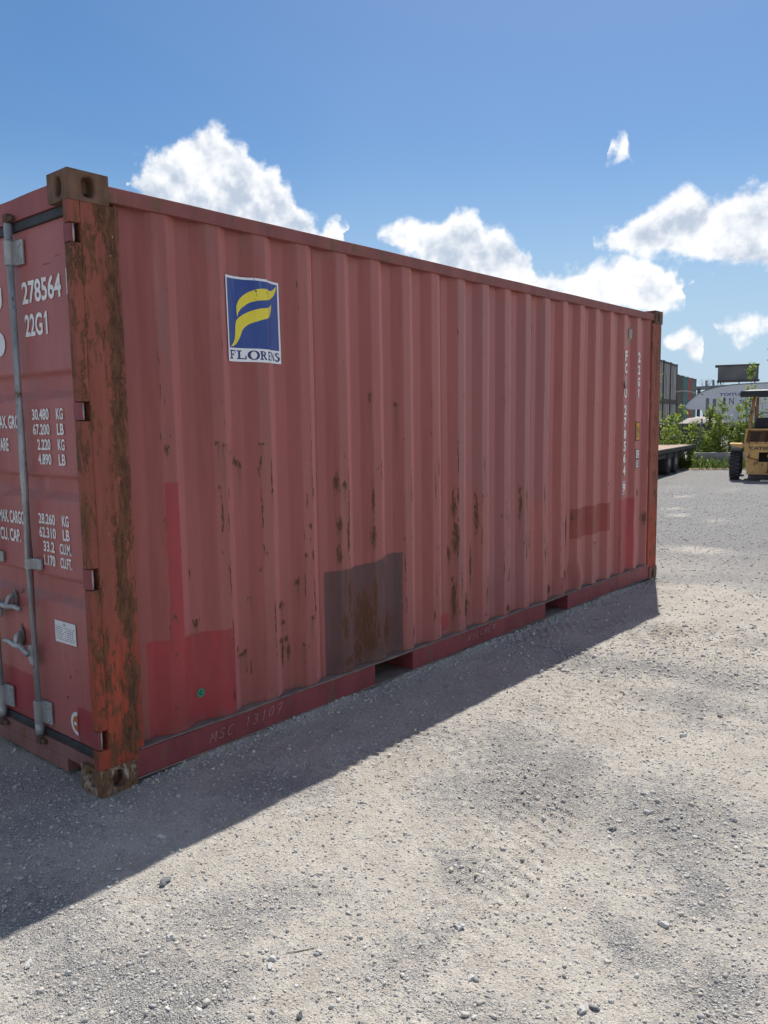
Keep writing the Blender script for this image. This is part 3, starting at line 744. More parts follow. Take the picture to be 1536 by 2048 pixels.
# corner castings with their stadium-shaped hand holes
def casting(ox, oy, oz, sx, sy, sz, mat):
    """ox,oy,oz: the outermost corner; s*: direction of the block from it; holes in the three outer faces"""
    A, B, D = .162, .178, .118
    b = MB()
    def face(o, e1, e2, n, w, h, rw, rh):
        o = Vector(o); e1 = Vector(e1); e2 = Vector(e2); n = Vector(n); N = 28
        cx, cy = w / 2, h / 2; hole = []; rim = []
        for k in range(N):
            t = 2 * math.pi * (k + .5) / N; c, s = math.cos(t), math.sin(t)
            hole.append((cx + rw * math.copysign(abs(c) ** .75, c), cy + rh * math.copysign(abs(s) ** .75, s)))
            q = 1 / max(abs(c) / cx, abs(s) / cy); rim.append((cx + c * q, cy + s * q))
        for k in range(N):                                          # snap nearest rim point to each corner
            pass
        for (kx, ky) in ((0, 0), (w, 0), (0, h), (w, h)):
            i = min(range(N), key=lambda i: (rim[i][0] - kx) ** 2 + (rim[i][1] - ky) ** 2); rim[i] = (kx, ky)
        P = lambda p, d=0: o + e1 * p[0] + e2 * p[1] - n * d
        vs = [P(p) for p in rim] + [P(p) for p in hole] + [P((cx + (p[0] - cx) * .9, cy + (p[1] - cy) * .9), .012) for p in hole] + [P((cx + (p[0] - cx) * .9, cy + (p[1] - cy) * .9), .075) for p in hole]
        fs = []
        for k in range(N):
            k2 = (k + 1) % N
            fs += [(k, k2, N + k2, N + k), (N + k, N + k2, 2*N + k2, 2*N + k), (2*N + k, 2*N + k2, 3*N + k2, 3*N + k)]
        fs.append(tuple(range(3 * N, 4 * N)))
        b.add(vs, fs)
    x1, y1, z1 = ox + sx * A, oy + sy * B, oz + sz * D
    face((ox, oy, oz), (0, sy, 0), (0, 0, sz), (-sx, 0, 0), B, D, .030, .043)
    face((ox, oy, oz), (sx, 0, 0), (0, 0, sz), (0, -sy, 0), A, D, .027, .041)
    face((ox, oy, oz), (sx, 0, 0), (0, sy, 0), (0, 0, -sz), A, B, .031, .055)
    b.add([(x1, oy, oz), (x1, y1, oz), (x1, y1, z1), (x1, oy, z1)], [(0, 1, 2, 3)])
    b.add([(ox, y1, oz), (x1, y1, oz), (x1, y1, z1), (ox, y1, z1)], [(0, 1, 2, 3)])
    b.add([(ox, oy, z1), (x1, oy, z1), (x1, y1, z1), (ox, y1, z1)], [(0, 1, 2, 3)])
    o = b.build('corner_casting', mat, C, merge=True, bevel=.007)
    return o
for ox, sx in ((0, -1), (-Wd, 1)):
    for oy, sy in ((0, 1), (L, -1)):
        casting(ox, oy, H, sx, sy, -1, M['casting'])
        casting(ox, oy, .0, sx, sy, 1, M['casting_low'] if (ox == 0 and oy == 0) else M['casting'])

# corner posts
SLOTS = [(.204, .291), (.900, .992), (1.603, 1.682), (2.309, 2.387)]
def post_mesh(pts_xy, z0, z1, nz, wob=.0012, seed=0):
    """open strip: pts along the profile, rows along z, with 'rust' weighting"""
    zs = np.linspace(z0, z1, nz); P = []; Rr = []
    # arc-length resample
    pts = np.array(pts_xy); seg = np.r_[0, np.cumsum(np.hypot(*np.diff(pts, axis=0).T))]
    s = np.unique(np.r_[np.linspace(0, seg[-1], 22), seg]); px = np.interp(s, seg, pts[:, 0]); py = np.interp(s, seg, pts[:, 1])
    X = np.repeat(px[None], nz, 0) + wob * fbm(s[None] * 30, zs[:, None] * 9, 3, seed); Y = np.repeat(py[None], nz, 0) + wob * fbm(s[None] * 22, zs[:, None] * 7, 3, seed + 3)
    Zz = np.repeat(zs[:, None], len(s), 1)
    wy_ = Y + .035 * fbm(Zz * 3.1, Y * 12, 3, seed + 8)
    band = .17 + .52 * np.exp(-((wy_ - .175) / .035) ** 2) + .22 * np.exp(-((wy_ - .045) / .02) ** 2)
    rust = band + .30 * fbm(Zz * 2.2, Y * 14, 4, seed + 5) + .34 * np.clip((Zz - 1.5) / .9, 0, 1) + .14 * np.clip((.8 - Zz) / .5, 0, 1) * np.exp(-((wy_ - .10) / .06) ** 2)
    rust = np.clip(rust, -.2, .8)
    return np.stack([X, Y, Zz], -1), rust
# the near right post: wide face with grooves, notched edge strip for the hinges
wide = [(-.050, .048), (-.005, .048), (-.004, .118), (-.008, .124), (-.008, .130), (-.004, .136), (-.005, .190), (-.013, .196), (-.014, .224), (-.06, .224)]
P, ru = post_mesh(wide, .116, 2.475, 240, .0012, 2)
post = obj('corner_post', grid_mesh('corner_post', P, {'rust': ru}), M['post'], C, smooth=True)
zz = [.116] + [z for s in SLOTS for z in s] + [2.475]
b = MB()
for i in range(0, len(zz), 2):
    b.box(-.052, -.003, .001, .0475, zz[i], zz[i + 1])
o = b.build('hinge_edge', M['post'], post, bevel=.004)
at = o.data.attributes.new('rust', 'FLOAT', 'POINT'); at.data.foreach_set('value', np.full(len(o.data.vertices), .36, np.float32))
MB().box(-.075, -.053, .02, .21, .12, 2.47).build('post_web', M['dark'], post)  # back wall coloured near-black as the shade inside the hinge notches
for (ox, oy, sy) in ((-Wd, 0, 1), (0, L, -1), (-Wd, L, -1)):
    sx = -1 if ox == 0 else 1
    b = MB()
    ya, yb = (oy + sy * .002, oy + sy * .214); xa, xb = ox + sx * .007, ox + sx * .07
    b.box(min(xa, xb), max(xa, xb), min(ya, yb), max(ya, yb), .117, 2.474)
    o = b.build('corner_post', M['post'], C, bevel=.008)
    at = o.data.attributes.new('rust', 'FLOAT', 'POINT'); at.data.foreach_set('value', np.full(len(o.data.vertices), .30, np.float32))
    if oy == L:                                                     # front post also has an inner flute
        MB().box(min(ox + sx * .02, ox + sx * .05), max(ox + sx * .02, ox + sx * .05), oy - .245, oy - .2145, .16, 2.497).build('post_flange', M['sill'], o)

# --- doors (two leaves), each with panel, stiles, rods, handles, hinges, print
YF = .050                                                           # outer face of the door leaves
TR = [(1.821, 1.700), (1.371, 1.255), (.916, .789)]
def door_depth(z):
    d = np.zeros_like(z)
    for t, q in TR:
        d = np.maximum(d, np.clip(np.minimum((t - z) / .018, (z - q) / .040), 0, 1) * .030)
    return d
def door_leaf(x0, x1, right):
    D = bpy.data.objects.new('door', None); COL.objects.link(D); D.parent = C
    xs = np.linspace(x0, x1, 90); zs = np.linspace(.172, 2.434, 300)
    X, Z = np.meshgrid(xs, zs)
    taper = np.clip(np.minimum(X - x0 - .05, x1 - .05 - X) / .03, 0, 1)
    Y = YF + door_depth(Z) * taper + .0016 * fbm(X * 2.5, Z * 2.5, 2, 4)
    # a crease knocked into the middle rib
    Y = Y + .007 * np.exp(-((X + .50) / .05) ** 2 - ((Z - 1.34) / .05) ** 2) * (1 if right else 0)
    red = np.maximum(boxfield(X, Z, -.255, .0, .1, .335), boxfield(X, Z, -1.2, -.62, .1, .40)) * (1 if right else 0)
    rust = np.zeros_like(X)
    for cx, cz, a, c in ((-.30, .46, .012, .018), (-.34, .56, .01, .015), (-.24, .50, .02, .008), (-.34, .36, .03, .008), (-.74, .63, .02, .03), (-.72, .80, .03, .015), (-.30, 2.27, .08, .006), (-.45, 2.25, .04, .005), (-.2, 2.29, .05, .005)):
        rust = np.maximum(rust, .9 * np.exp(-((X - cx) / a) ** 2 - ((Z - cz) / c) ** 2))
    dirt = .6 * np.exp(-((Z - .19) / .04) ** 2)
    for t, q in TR: dirt = np.maximum(dirt, .9 * np.clip((.022 - np.abs(Z - q - .02)) / .01, 0, 1))
    z0 = np.zeros_like(X)
    obj('door_panel', grid_mesh('door_panel', np.stack([X, Y, Z], -1), dict(redp=red, rust=rust, dirt=dirt, proud=z0 + .15)), M['doorpaint'], D, smooth=True)
    MB().box(x0, x1, YF + .045, YF + .055, .172, 2.434).build('door_back', M['dark'], D)
    b = MB().box(x0 - .008, x1 + .02, YF - .012, YF + .03, .138, .171).box(x0 - .008, x1 + .02, YF - .012, YF + .03, 2.435, 2.474)
    b.box(x0 - .008, x0 - .0005, YF - .006, YF + .03, .171, 2.435)
    b.build('gasket', M['gasket'], D, bevel=.006)
    for ri, rx in enumerate((-.560, -.945) if right else (-Wd + .560, -Wd + .945)):
        sgn = (-1 if right else 1) * (1 if ri == 0 else -1)
        yr = .018
        rod = MB().tube([(rx, yr, .150), (rx, yr, 1.0), (rx + .003, yr, 1.35), (rx, yr, 2.47)], .0172, 16).build('lock_rod', M['galv'], D, smooth=True)
        for za, zb in ((.198, .305), (2.290, 2.396)):               # bearing brackets
            b = MB(); n = 12
            prof_ = [(rx - .0215, .046)] + [(rx - .0215 * math.cos(math.pi * k / n), yr - .0215 * math.sin(math.pi * k / n)) for k in range(n + 1)] + [(rx + .0215, .032), (rx + .082, .036), (rx + .082, .047), (rx + .0, .047)]
            b.prism([(p[0], p[1], za) for p in prof_], (0, 0, zb - za))
            br = b.build('rod_bracket', M['galv'], rod, bevel=.003)
            for zq in (za + .02, zb - .02):
                MB().lathe([(.0085, 0), (.0085, .006), (.005, .009)], (rx + .064, .037, zq), (0, -1, 0), 10).build('rivet', M['galv'], br)
        MB().lathe([(.020, 0), (.0205, .02), (.020, .055)], (rx, yr, .143), (0, 0, 1), 16).build('rod_collar', M['galv'], rod, smooth=True)
        b = MB()
        prof_ = [(rx - .020, yr + .004)] + [(rx - .020 * math.cos(math.pi * k / 10), yr - .020 * math.sin(math.pi * k / 10)) for k in range(11)] + [(rx + .024, .030), (rx + .075, .034), (rx + .075, .046), (rx, .046)]
        b.prism([(p[0], p[1], .932) for p in prof_], (0, 0, .05)); b.build('rod_clamp', M['galv'], rod, bevel=.002)
        # cam ends and keepers
        for zc, up in ((.118, -1), (2.488, 1)):
            b = MB().box(rx - .020, rx + .020, yr - .014, yr + .012, zc - .020, zc + .022)
            b.box(rx + .014, rx + .052, yr - .010, yr + .008, zc - .014, zc + .008).box(rx - .028, rx - .014, yr - .012, yr + .01, zc - .022, zc - .004)
            b.box(rx - .03, rx + .05, yr + .013, yr + .03, zc - .016, zc + .016)
            b.build('cam_lock', M['rustiron'], rod, bevel=.005)
        # handle hub and swinging handle with its catch
        hx = rx + sgn * 0
        hz = .52 if rx in (-.560, -Wd + .560) else .70
        b = MB().prism([(rx + sgn * .012, yr - .006, hz - .05), (rx + sgn * .012, yr - .006, hz + .05), (rx + sgn * .05, yr - .006, hz + .045), (rx + sgn * .075, yr - .006, hz + .01), (rx + sgn * .05, yr - .006, hz - .045)], (0, .014, 0))
        b.build('handle_hub', M['galv'], rod, bevel=.003)
        hd = MB().tube([(rx + sgn * .045, yr - .014, hz + .0), (rx + sgn * .10, yr - .018, hz + .03), (rx + sgn * .17, yr - .018, hz + .028), (rx + sgn * .23, yr - .016, hz + .036), (rx + sgn * .285, yr - .012, hz + .030)], [.012, .014, .013, .012, .011], 10).build('handle', M['galv'], D, smooth=True)
        b = MB().prism([(rx + sgn * .17 + .022 * math.cos(t), .034, hz + .06 + .045 * math.sin(t)) for t in np.linspace(0, 2 * math.pi, 20, endpoint=False)], (0, .014, 0))
        ct = b.build('handle_catch', M['galvdark'], D, bevel=.004)
        MB().tube([(rx + sgn * .17, .036, hz + .085), (rx + sgn * .165, .012, hz + .07), (rx + sgn * .16, .004, hz + .04), (rx + sgn * .165, .004, hz + .02)], [.010, .012, .012, .009], 8).build('catch_hook', M['galv'], ct, smooth=True)
    return D
DR = door_leaf(-1.208, -.058, True)
DL = door_leaf(-Wd + .058, -1.222, False)
# hinges standing in the notches of the near post (and mirrored on the other door)
for side in (0, 1):
    for za, zb in SLOTS:
        if side == 0:
            b = MB().box(-.060, -.012, .003, .021, za + .003, zb - .003).box(-.11, -.045, .030, .0465, za + .006, zb - .006)
        else:
            b = MB().box(-Wd + .012, -Wd + .060, .003, .021, za + .003, zb - .003).box(-Wd + .045, -Wd + .11, .030, .0465, za + .006, zb - .006)
        h = b.build('hinge', M['sill'], DR if side == 0 else DL, bevel=.003)
        xh = -.0125 if side == 0 else -Wd + .0125
        MB().tube([(xh, .020, za + .004), (xh, .020, zb - .004)], .004, 8).build('hinge_pin', M['galv'], h, smooth=True)
# header and door sill
b = MB(); n = 40
xs = np.linspace(-Wd + .16, -.16, n); zt = 2.566 + .006 * fbm(xs * 3, xs * 0, 3, 2)
vs = []; fs = []
for x, z in zip(xs, zt): vs += [(x, .030, 2.475), (x, .030, z), (x, .10, z), (x, .10, 2.475)]
for k in range(n - 1):
    for e in range(4): fs.append((k*4+e, k*4+(e+1) % 4, k*4+4+(e+1) % 4, k*4+4+e))
b.add(vs, fs); b.build('door_header', M['header'], C)
MB().box(-Wd + .16, -.05, .026, .10, .080, .1375).box(-Wd + .33, -.33, .026, .10, .016, .0795).build('door_sill', M['sillend'], C, bevel=.004)
MB().box(-Wd + .05, -.053, YF + .057, YF + .062, .1, 2.5).build('door_shadow_liner', M['dark'], C)
MB().box(-Wd + .16, -.16, L - .07, L - .012, .02, .157).build('front_sill', M['sill'], C)
MB().box(-Wd + .16, -.16, L - .07, L - .012, 2.475, 2.56).build('front_header', M['sill'], C)

# print on the door
def on_door(x0, z0): return lambda a, b: (x0 + a, YF - .0035, z0 + b)
def one(x0, z0, w, h, fn, parent):
    MB().add([fn(p * w, q * h) for p, q in ((.50, 0), (1, 0), (1, 1), (.62, 1), (0, .80), (0, .68), (.50, .80))], [(0, 1, 2, 3, 4, 5, 6)]).build('lettering', M['white'], parent)
def dtext(s, x0, x1, z0, h, bold=.024): lettering('lettering', s, x1 - x0, h, on_door(x0, z0), M['white'], DR, bold)
dtext('278564', -.525, -.182, 2.119, .099)
dtext('FCIU', -.985, -.725, 2.119, .099)
dtext('22G', -.516, -.358, 1.978, .097); one(0, 0, .027, .097, on_door(-.342, 1.978), DR)
dtext('9', -.120, -.068, 2.130, .090)
b = MB()
for (xa, xb, za, zb) in ((-.137, -.1315, 2.119, 2.233), (-.137, -.052, 2.2285, 2.2335), (-.137, -.052, 2.119, 2.1235), (-.057, -.052, 2.1236, 2.2284)):
    b.add([on_door(0, 0)(p, q) for p, q in ((xa, za), (xb, za), (xb, zb), (xa, zb))], [(0, 1, 2, 3)])
b.build('check_digit_box', M['white'], DR)
for s, u, zb in (('30.480', 'KG', 1.612), ('67.200', 'LB', 1.546), ('2.220', 'KG', 1.479), ('4.890', 'LB', 1.414)):
    dtext(s, -.503 if len(s) == 6 else -.470, -.352, zb, .049); dtext(u, -.287, -.229, zb, .049)
for s, u, x1, ux, zb in (('28.260', 'KG', -.352, -.232, 1.146), ('62.310', 'LB', -.352, -.232, 1.084), ('33.2', 'CU.M.', -.372, -.226, 1.020), ('1.170', 'CU.FT.', -.372, -.226, .957)):
    dtext(s, -.503 if len(s) == 6 else -.472, x1, zb, .049); dtext(u, -.290 if len(u) == 2 else -.325, ux, zb, .049)
dtext('MAX. GROSS', -.868, -.590, 1.575, .062); dtext('TARE', -.868, -.752, 1.470, .062)
dtext('MAX. CARGO', -.900, -.640, 1.128, .062); dtext('CU. CAP.', -.900, -.690, 1.040, .062)
# stickers on the door
st = MB().add([on_door(0, 0)(p, q) for p, q in ((-.412, .612), (-.226, .616), (-.228, .714), (-.411, .712))], [(0, 1, 2, 3)]).build('data_sticker', M['sticker'], DR)
lettering('sticker_print', 'CSC', .022, .010, lambda a, b: (-.335 + a, YF - .0048, .694 + b), M['black'], st, .02)
b = MB()
for k in range(7):
    x = -.400
    while x < -.245:
        w = random.uniform(.006, .016)
        if not (-.345 < x < -.325 and k < 6): b.add([(x, YF - .0048, .683 - k * .0092), (x + w, YF - .0048, .683 - k * .0092), (x + w, YF - .0048, .6855 - k * .0092), (x, YF - .0048, .6855 - k * .0092)], [(0, 1, 2, 3)])
        x += w + random.uniform(.004, .012)
b.build('sticker_lines', M['black'], st)
arc = [(-.256, .200)] + [(-.256 - .060 * math.sin(math.pi * k / 16), .255 - .055 * math.cos(math.pi * k / 16)) for k in range(1, 16)] + [(-.256, .310)]
st = MB().add([on_door(0, 0)(*p) for p in arc], [tuple(range(len(arc)))]).build('round_sticker', M['sticker'], DR)
arc = [(-.2565, .217)] + [(-.2565 - .040 * math.sin(math.pi * k / 12), .255 - .038 * math.cos(math.pi * k / 12)) for k in range(1, 12)] + [(-.2565, .293)]
MB().add([(p[0], YF - .0048, p[1]) for p in arc], [tuple(range(len(arc)))]).build('sticker_centre', M['orange'], st)
MB().add([(x, YF - .006, z) for x, z in ((-.285, .247), (-.262, .247), (-.262, .262), (-.285, .262))], [(0, 1, 2, 3)]).build('sticker_mark', M['sticker'], st)
disc = [(-.775 + .055 * math.cos(2 * math.pi * k / 24), 1.965 + .055 * math.sin(2 * math.pi * k / 24)) for k in range(24)]
MB().add([on_door(0, 0)(*p) for p in disc], [tuple(range(24))]).build('round_sticker', M['sticker'], DR)

# print on the side
for ch, y, z, h in (('F', 5.299, 2.137, .097), ('C', 5.305, 2.026, .098), ('I', 5.31, 1.917, .085), ('U', 5.304, 1.806, .094), ('2', 5.312, 1.655, .099), ('7', 5.306, 1.545, .095), ('8', 5.301, 1.437, .086), ('5', 5.306, 1.328, .096), ('6', 5.3, 1.219, .087), ('4', 5.305, 1.109, .096), ('9', 5.302, .951, .090),
                    ('2', 5.564, 2.137, .1), ('2', 5.559, 2.023, .091), ('G', 5.565, 1.913, .091), ('1', 5.57, 1.808, .092)):
    yc = 5.276 if y < 5.4 else 5.561
    if ch == '1':
        one(0, 0, .026, h * .93, lambda a, b, yc=yc, z=z, h=h: (XO + .0055, yc - .018 + a, z - h * .465 + b), C); continue
    w = {'I': .010, '1': .022, 'F': .046, 'U': .052}.get(ch, .050)
    lettering('lettering', ch, w, h * .93, lambda a, b, yc=yc, z=z, w=w, h=h: (XO + .0055, yc - w / 2 + a, z - h * .465 + b), M['white'], C, .040)
b = MB()
for (ya, yb, za, zb) in ((5.243, 5.2465, .893, 1.010), (5.3055, 5.309, .893, 1.010), (5.2466, 5.3054, 1.0065, 1.010), (5.2466, 5.3054, .893, .8965)):
    b.add([(XO + .0055, ya, za), (XO + .0055, yb, za), (XO + .0055, yb, zb), (XO + .0055, ya, zb)], [(0, 1, 2, 3)])
b.build('check_digit_box', M['white'], C)
MB().add([(XO + .006, y, z) for y, z in ((5.240, 1.845), (5.262, 1.845), (5.262, 1.905), (5.240, 1.905))], [(0, 1, 2, 3)]).build('black_tape', M['black'], C)
# yellow warning sticker, white stickers, vent
def side_plate(name, y0, y1, z0, z1, mat, off=.005, parent=C):
    return MB().box(XO + off - .002, XO + off, y0, y1, z0, z1).build(name, mat, parent)
st = side_plate('warning_sticker', 5.523, 5.598, 1.372, 1.545, M['black'])
s2 = side_plate('warning_field', 5.527, 5.592, 1.380, 1.537, M['yellow'], .0065, st)
b = MB()
for (ya, yb, za, zb) in ((5.575, 5.583, 1.44, 1.50), (5.560, 5.578, 1.465, 1.472), (5.545, 5.552, 1.40, 1.50), (5.556, 5.562, 1.40, 1.43), (5.535, 5.540, 1.46, 1.51)):
    b.add([(XO + .0072, ya, za), (XO + .0072, yb, za), (XO + .0072, yb, zb), (XO + .0072, ya, zb)], [(0, 1, 2, 3)])
b.build('warning_print', M['black'], st)
for za, zb, s in ((1.205, 1.290, 'C'), (1.118, 1.195, '33')):
    st = side_plate('marking_sticker', 5.527, 5.595, za, zb, M['black'])
    side_plate('sticker_field', 5.531, 5.591, za + .005, zb - .005, M['sticker'], .0065, st)
    lettering('sticker_print', s, .030 if s == 'C' else .044, .05, lambda a, b, za=za, s=s: (XO + .0078, 5.561 - (.015 if s == 'C' else .022) + a, za + .016 + b), M['black'], st, .01)
v = MB().prism([(-.052, 5.335, 2.395), (-.016, 5.335, 2.375), (-.016, 5.335, 2.300), (-.052, 5.335, 2.262)], (0, .062, 0)).build('vent', M['vent'], C, bevel=.004)
MB().box(-.056, -.049, 5.330, 5.402, 2.240, 2.2615).box(-.056, -.049, 5.330, 5.402, 2.396, 2.418).build('vent_tab', M['vent'], v)
# green round C sticker
gy, gz, gr = .570, .300, .022
xg = float(profs(np.array([gy]))[0] + dents(np.array([gy]), np.array([gz]))[0])
nsl = Vector((1, 0, 0)); tg = Vector((0, 1, 0))
ctr = Vector((xg, gy, gz)) + nsl * .003
st = MB().add([ctr + tg * (gr * math.cos(2*math.pi*k/24)) + Vector((0, 0, gr * math.sin(2*math.pi*k/24))) for k in range(24)], [tuple(range(24))]).build('round_sticker', M['green'], C)
lettering('sticker_print', 'C', .018, .022, lambda a, b: ctr + nsl * .0012 + tg * (a - .009) + Vector((0, 0, b - .011)), M['black'], st, .03)

# the lessor's decal: follows the corrugation, print by signed distance
def sd_poly(px, py, poly):
    poly = np.array(poly); d = np.full(px.shape, 1e9); ins = np.zeros(px.shape, bool)
    for a, b2 in zip(poly, np.roll(poly, -1, 0)):
        e = b2 - a; w0, w1 = px - a[0], py - a[1]
        t = np.clip((w0 * e[0] + w1 * e[1]) / max(e @ e, 1e-12), 0, 1)
        d = np.minimum(d, np.hypot(w0 - e[0] * t, w1 - e[1] * t))
        c = (a[1] > py) != (b2[1] > py)
        with np.errstate(divide='ignore', invalid='ignore'):
            ins ^= c & (px < e[0] * (py - a[1]) / (e[1] if e[1] != 0 else 1e-12) + a[0])
    return np.where(ins, -d, d)
def curve(pts, n=10):
    """Catmull-Rom through pts"""
    p = [pts[0]] + list(pts) + [pts[-1]]; out = []
    for i in range(1, len(p) - 2):
        p0, p1, p2, p3 = (np.array(q, float) for q in p[i-1:i+3])
        for t in np.linspace(0, 1, n, endpoint=False):
            out.append(.5 * ((2*p1) + (-p0+p2)*t + (2*p0-5*p1+4*p2-p3)*t*t + (-p0+3*p1-3*p2+p3)*t**3))
    out.append(np.array(pts[-1], float)); return out
DW, DH = .346, .405; DY0, DZ0 = .797, 1.883
# unit square coordinates, origin lower left
upper = curve([(.204,.53),(.196,.6),(.204,.665),(.251,.74),(.348,.811),(.465,.858),(.57,.881),(.674,.886),(.797,.879),(.882,.908),(.956,.956)]) + curve([(.956,.956),(.921,.872),(.846,.81),(.75,.768),(.614,.748),(.478,.729),(.372,.696),(.275,.633),(.225,.583)])[1:]
lower = curve([(.048,.171),(.097,.203),(.137,.256),(.157,.347),(.17,.444),(.205,.505),(.302,.564),(.409,.609),(.535,.642),(.682,.662),(.766,.686),(.81,.72)]) + curve([(.81,.72),(.795,.646),(.761,.583),(.696,.541),(.57,.511),(.411,.466),(.325,.424),(.269,.368),(.233,.295),(.177,.22),(.111,.181)])[1:]
def rect(x0, x1, y0, y1): return [(x0, y0), (x1, y0), (x1, y1), (x0, y1)]
def glyphs():
    g = []; ring = []
    y0, y1 = .030, .135; m = .014; c = (y0 + y1) / 2
    def F(x, w): g.extend([rect(x+.018, x+.052, y0, y1), rect(x, x+.07, y0, y0+m), rect(x, x+w, y1-m, y1), rect(x+w-.014, x+w, y1-.04, y1), rect(x+.05, x+w-.03, c-.007, c+.007), rect(x+w-.04, x+w-.028, c-.018, c+.018)])
    def Lg(x, w): g.extend([rect(x+.022, x+.058, y0, y1), rect(x, x+w, y0, y0+m), rect(x, x+.08, y1-m, y1), rect(x+w-.018, x+w, y0, y0+.045)])
    def O(x, w): ring.append((x + w/2, c, w/2, .056, w/2-.046, .044))
    def Rr(x, w): g.extend([rect(x+.018, x+.050, y0, y1), rect(x, x+.068, y0, y0+m), rect(x, x+.08, y1-m, y1), [(x+.055, c), (x+.085, c), (x+w, y0), (x+w-.040, y0)]]); ring.append((x+.062, c+.024, .050, .030, .020, .016))
    def Eg(x, w): g.extend([rect(x+.008, x+.032, y0, y1), rect(x, x+w, y0, y0+m), rect(x, x+w, y1-m, y1), rect(x+.03, x+w-.02, c-.006, c+.006)])
    def Ng(x, w): g.extend([rect(x+.006, x+.018, y0, y1), rect(x+w-.018, x+w-.006, y0, y1), [(x, y1), (x+.030, y1), (x+w-.004, y0), (x+w-.034, y0)]])
    def Sg(x, w): g.append([tuple(q) for q in curve([(x+w-.012, .125), (x+w*.5, .138), (x+.012, .126), (x+.002, .102), (x+w*.45, .078), (x+w-.044, .062), (x+w*.45, .042), (x+.012, .056), (x, .032), (x+w*.5, .024), (x+w-.002, .046), (x+w-.002, .078), (x+w*.5, .099), (x+.044, .111), (x+w*.5, .123), (x+w-.012, .108)], 5)])
    F(.030, .114); Lg(.165, .150); O(.328, .172); Rr(.505, .138); Eg(.654, .086); Ng(.752, .098); Sg(.866, .108)
    return g, ring
ys = np.linspace(0, 1, 280); zs = np.linspace(0, 1, 320)
U, V = np.meshgrid(ys, zs); Yd = DY0 + U * DW + .004 * (1 - V); Zd = DZ0 + V * DH
yel = np.minimum(sd_poly(U, V, upper), sd_poly(U, V, lower))
blu = np.minimum(sd_poly(U, V, rect(.028, .970, .161, .972)), 9)
gl, rg = glyphs(); let = np.full(U.shape, 9.)
for p in gl: let = np.minimum(let, sd_poly(U, V, p))
for cx, cy, rx, ry, ix, iy in rg:
    q = np.hypot((U - cx) / rx, (V - cy) / ry); qi = np.hypot((U - cx) / ix, (V - cy) / iy)
    let = np.minimum(let, np.maximum((q - 1) * min(rx, ry), (1 - qi) * min(ix, iy)))
sdn = lambda s: np.clip(.5 - s / .03, 0, 1)
Xd = np.maximum(profs(Yd), sum(prof(Yd + d) for d in np.linspace(-.05, .05, 11)) / 11) + dents(Yd, Zd) + .0028
wear = np.zeros_like(U)
for cx, cy, a, c in ((.48, .845, .02, .02), (.49, .80, .006, .03), (.685, .845, .012, .025), (.47, .745, .015, .006), (.55, .10, .045, .008), (.47, .985, .008, .01), (.70, .99, .006, .01)):
    wear = np.maximum(wear, np.exp(-((U - cx) / a) ** 2 - ((V - cy) / c) ** 2))
me = grid_mesh('decal', np.stack([Xd, Yd, Zd], -1), dict(yel=sdn(yel), blu=sdn(blu), let=sdn(let), wear=wear))
n = NT('decal_print')
tone = n.noise(14, 4, .6, (1, 1, .2))
c = n.mix(n.step(n.attr('blu'), .47, .53), (.78, .80, .82), n.mix(tone, (.015, .045, .22), (.026, .075, .30)))
c = n.mix(n.step(n.attr('yel'), .47, .53), c, n.mix(tone, (.74, .61, .03), (.82, .69, .05)))
c = n.mix(n.step(n.attr('let'), .47, .53), c, (.012, .022, .15))
c = n.mix(n.math('MULTIPLY', n.step(n.noise(40, 5, .65, (1, 1, .06)), .6, .75), .22), c, (.45, .48, .52))
c = n.mix(n.step(n.math('ADD', n.attr('wear'), n.math('MULTIPLY', n.math('SUBTRACT', n.noise(120, 4), .5), .8)), .45, .6), c, (.15, .07, .05))
M['decal'] = n.fin(c, .38, 0, .45)
tagd = obj('decal', me, M['decal'], C, smooth=True); tagd['label'] = 'blue and white decal with yellow swoosh and serif lettering'

# chalk handwriting on the lower rail
STROKE = {'M': [[(0, 0), (.15, 1), (.45, .35), (.8, 1), (.9, 0)]], 'S': [[(.8, .85), (.5, 1), (.15, .8), (.35, .55), (.7, .4), (.75, .15), (.4, 0), (.05, .15)]],
          'C': [[(.85, .85), (.5, 1), (.12, .7), (.05, .3), (.35, .0), (.85, .12)]], '1': [[(.35, .8), (.5, 1), (.45, 0)]], '3': [[(.1, .9), (.5, 1), (.75, .8), (.35, .55), (.8, .35), (.5, 0), (.05, .1)]],
          '0': [[(.5, 1), (.1, .6), (.2, .05), (.6, .05), (.8, .6), (.5, 1)]], '7': [[(.05, .95), (.85, 1), (.35, 0)], [(.3, .5), (.8, .55)]], 'W': [[(0, 1), (.2, 0), (.45, .6), (.7, 0), (1, 1)]],
          'I': [[(.5, 1), (.45, 0)]], 'L': [[(.2, 1), (.15, .0), (.8, .05)]], 'H': [[(.1, 1), (.1, 0)], [(.8, 1), (.75, 0)], [(.1, .5), (.78, .55)]], 'E': [[(.75, 1), (.15, .95), (.15, 0), (.8, .02)], [(.15, .5), (.65, .55)]],
          'F': [[(.8, 1), (.15, .95), (.15, 0)], [(.15, .5), (.65, .55)]], 'R': [[(.1, 0), (.15, 1), (.7, .85), (.6, .55), (.15, .5), (.8, 0)]], 'O': [[(.5, 1), (.1, .6), (.2, .05), (.6, .05), (.8, .6), (.5, 1)]],
          'N': [[(.1, 0), (.15, 1), (.75, 0), (.8, 1)]], 'T': [[(.0, 1), (.9, 1)], [(.45, 1), (.4, 0)]], '/': [[(.1, 0), (.6, 1.1)]], ' ': []}
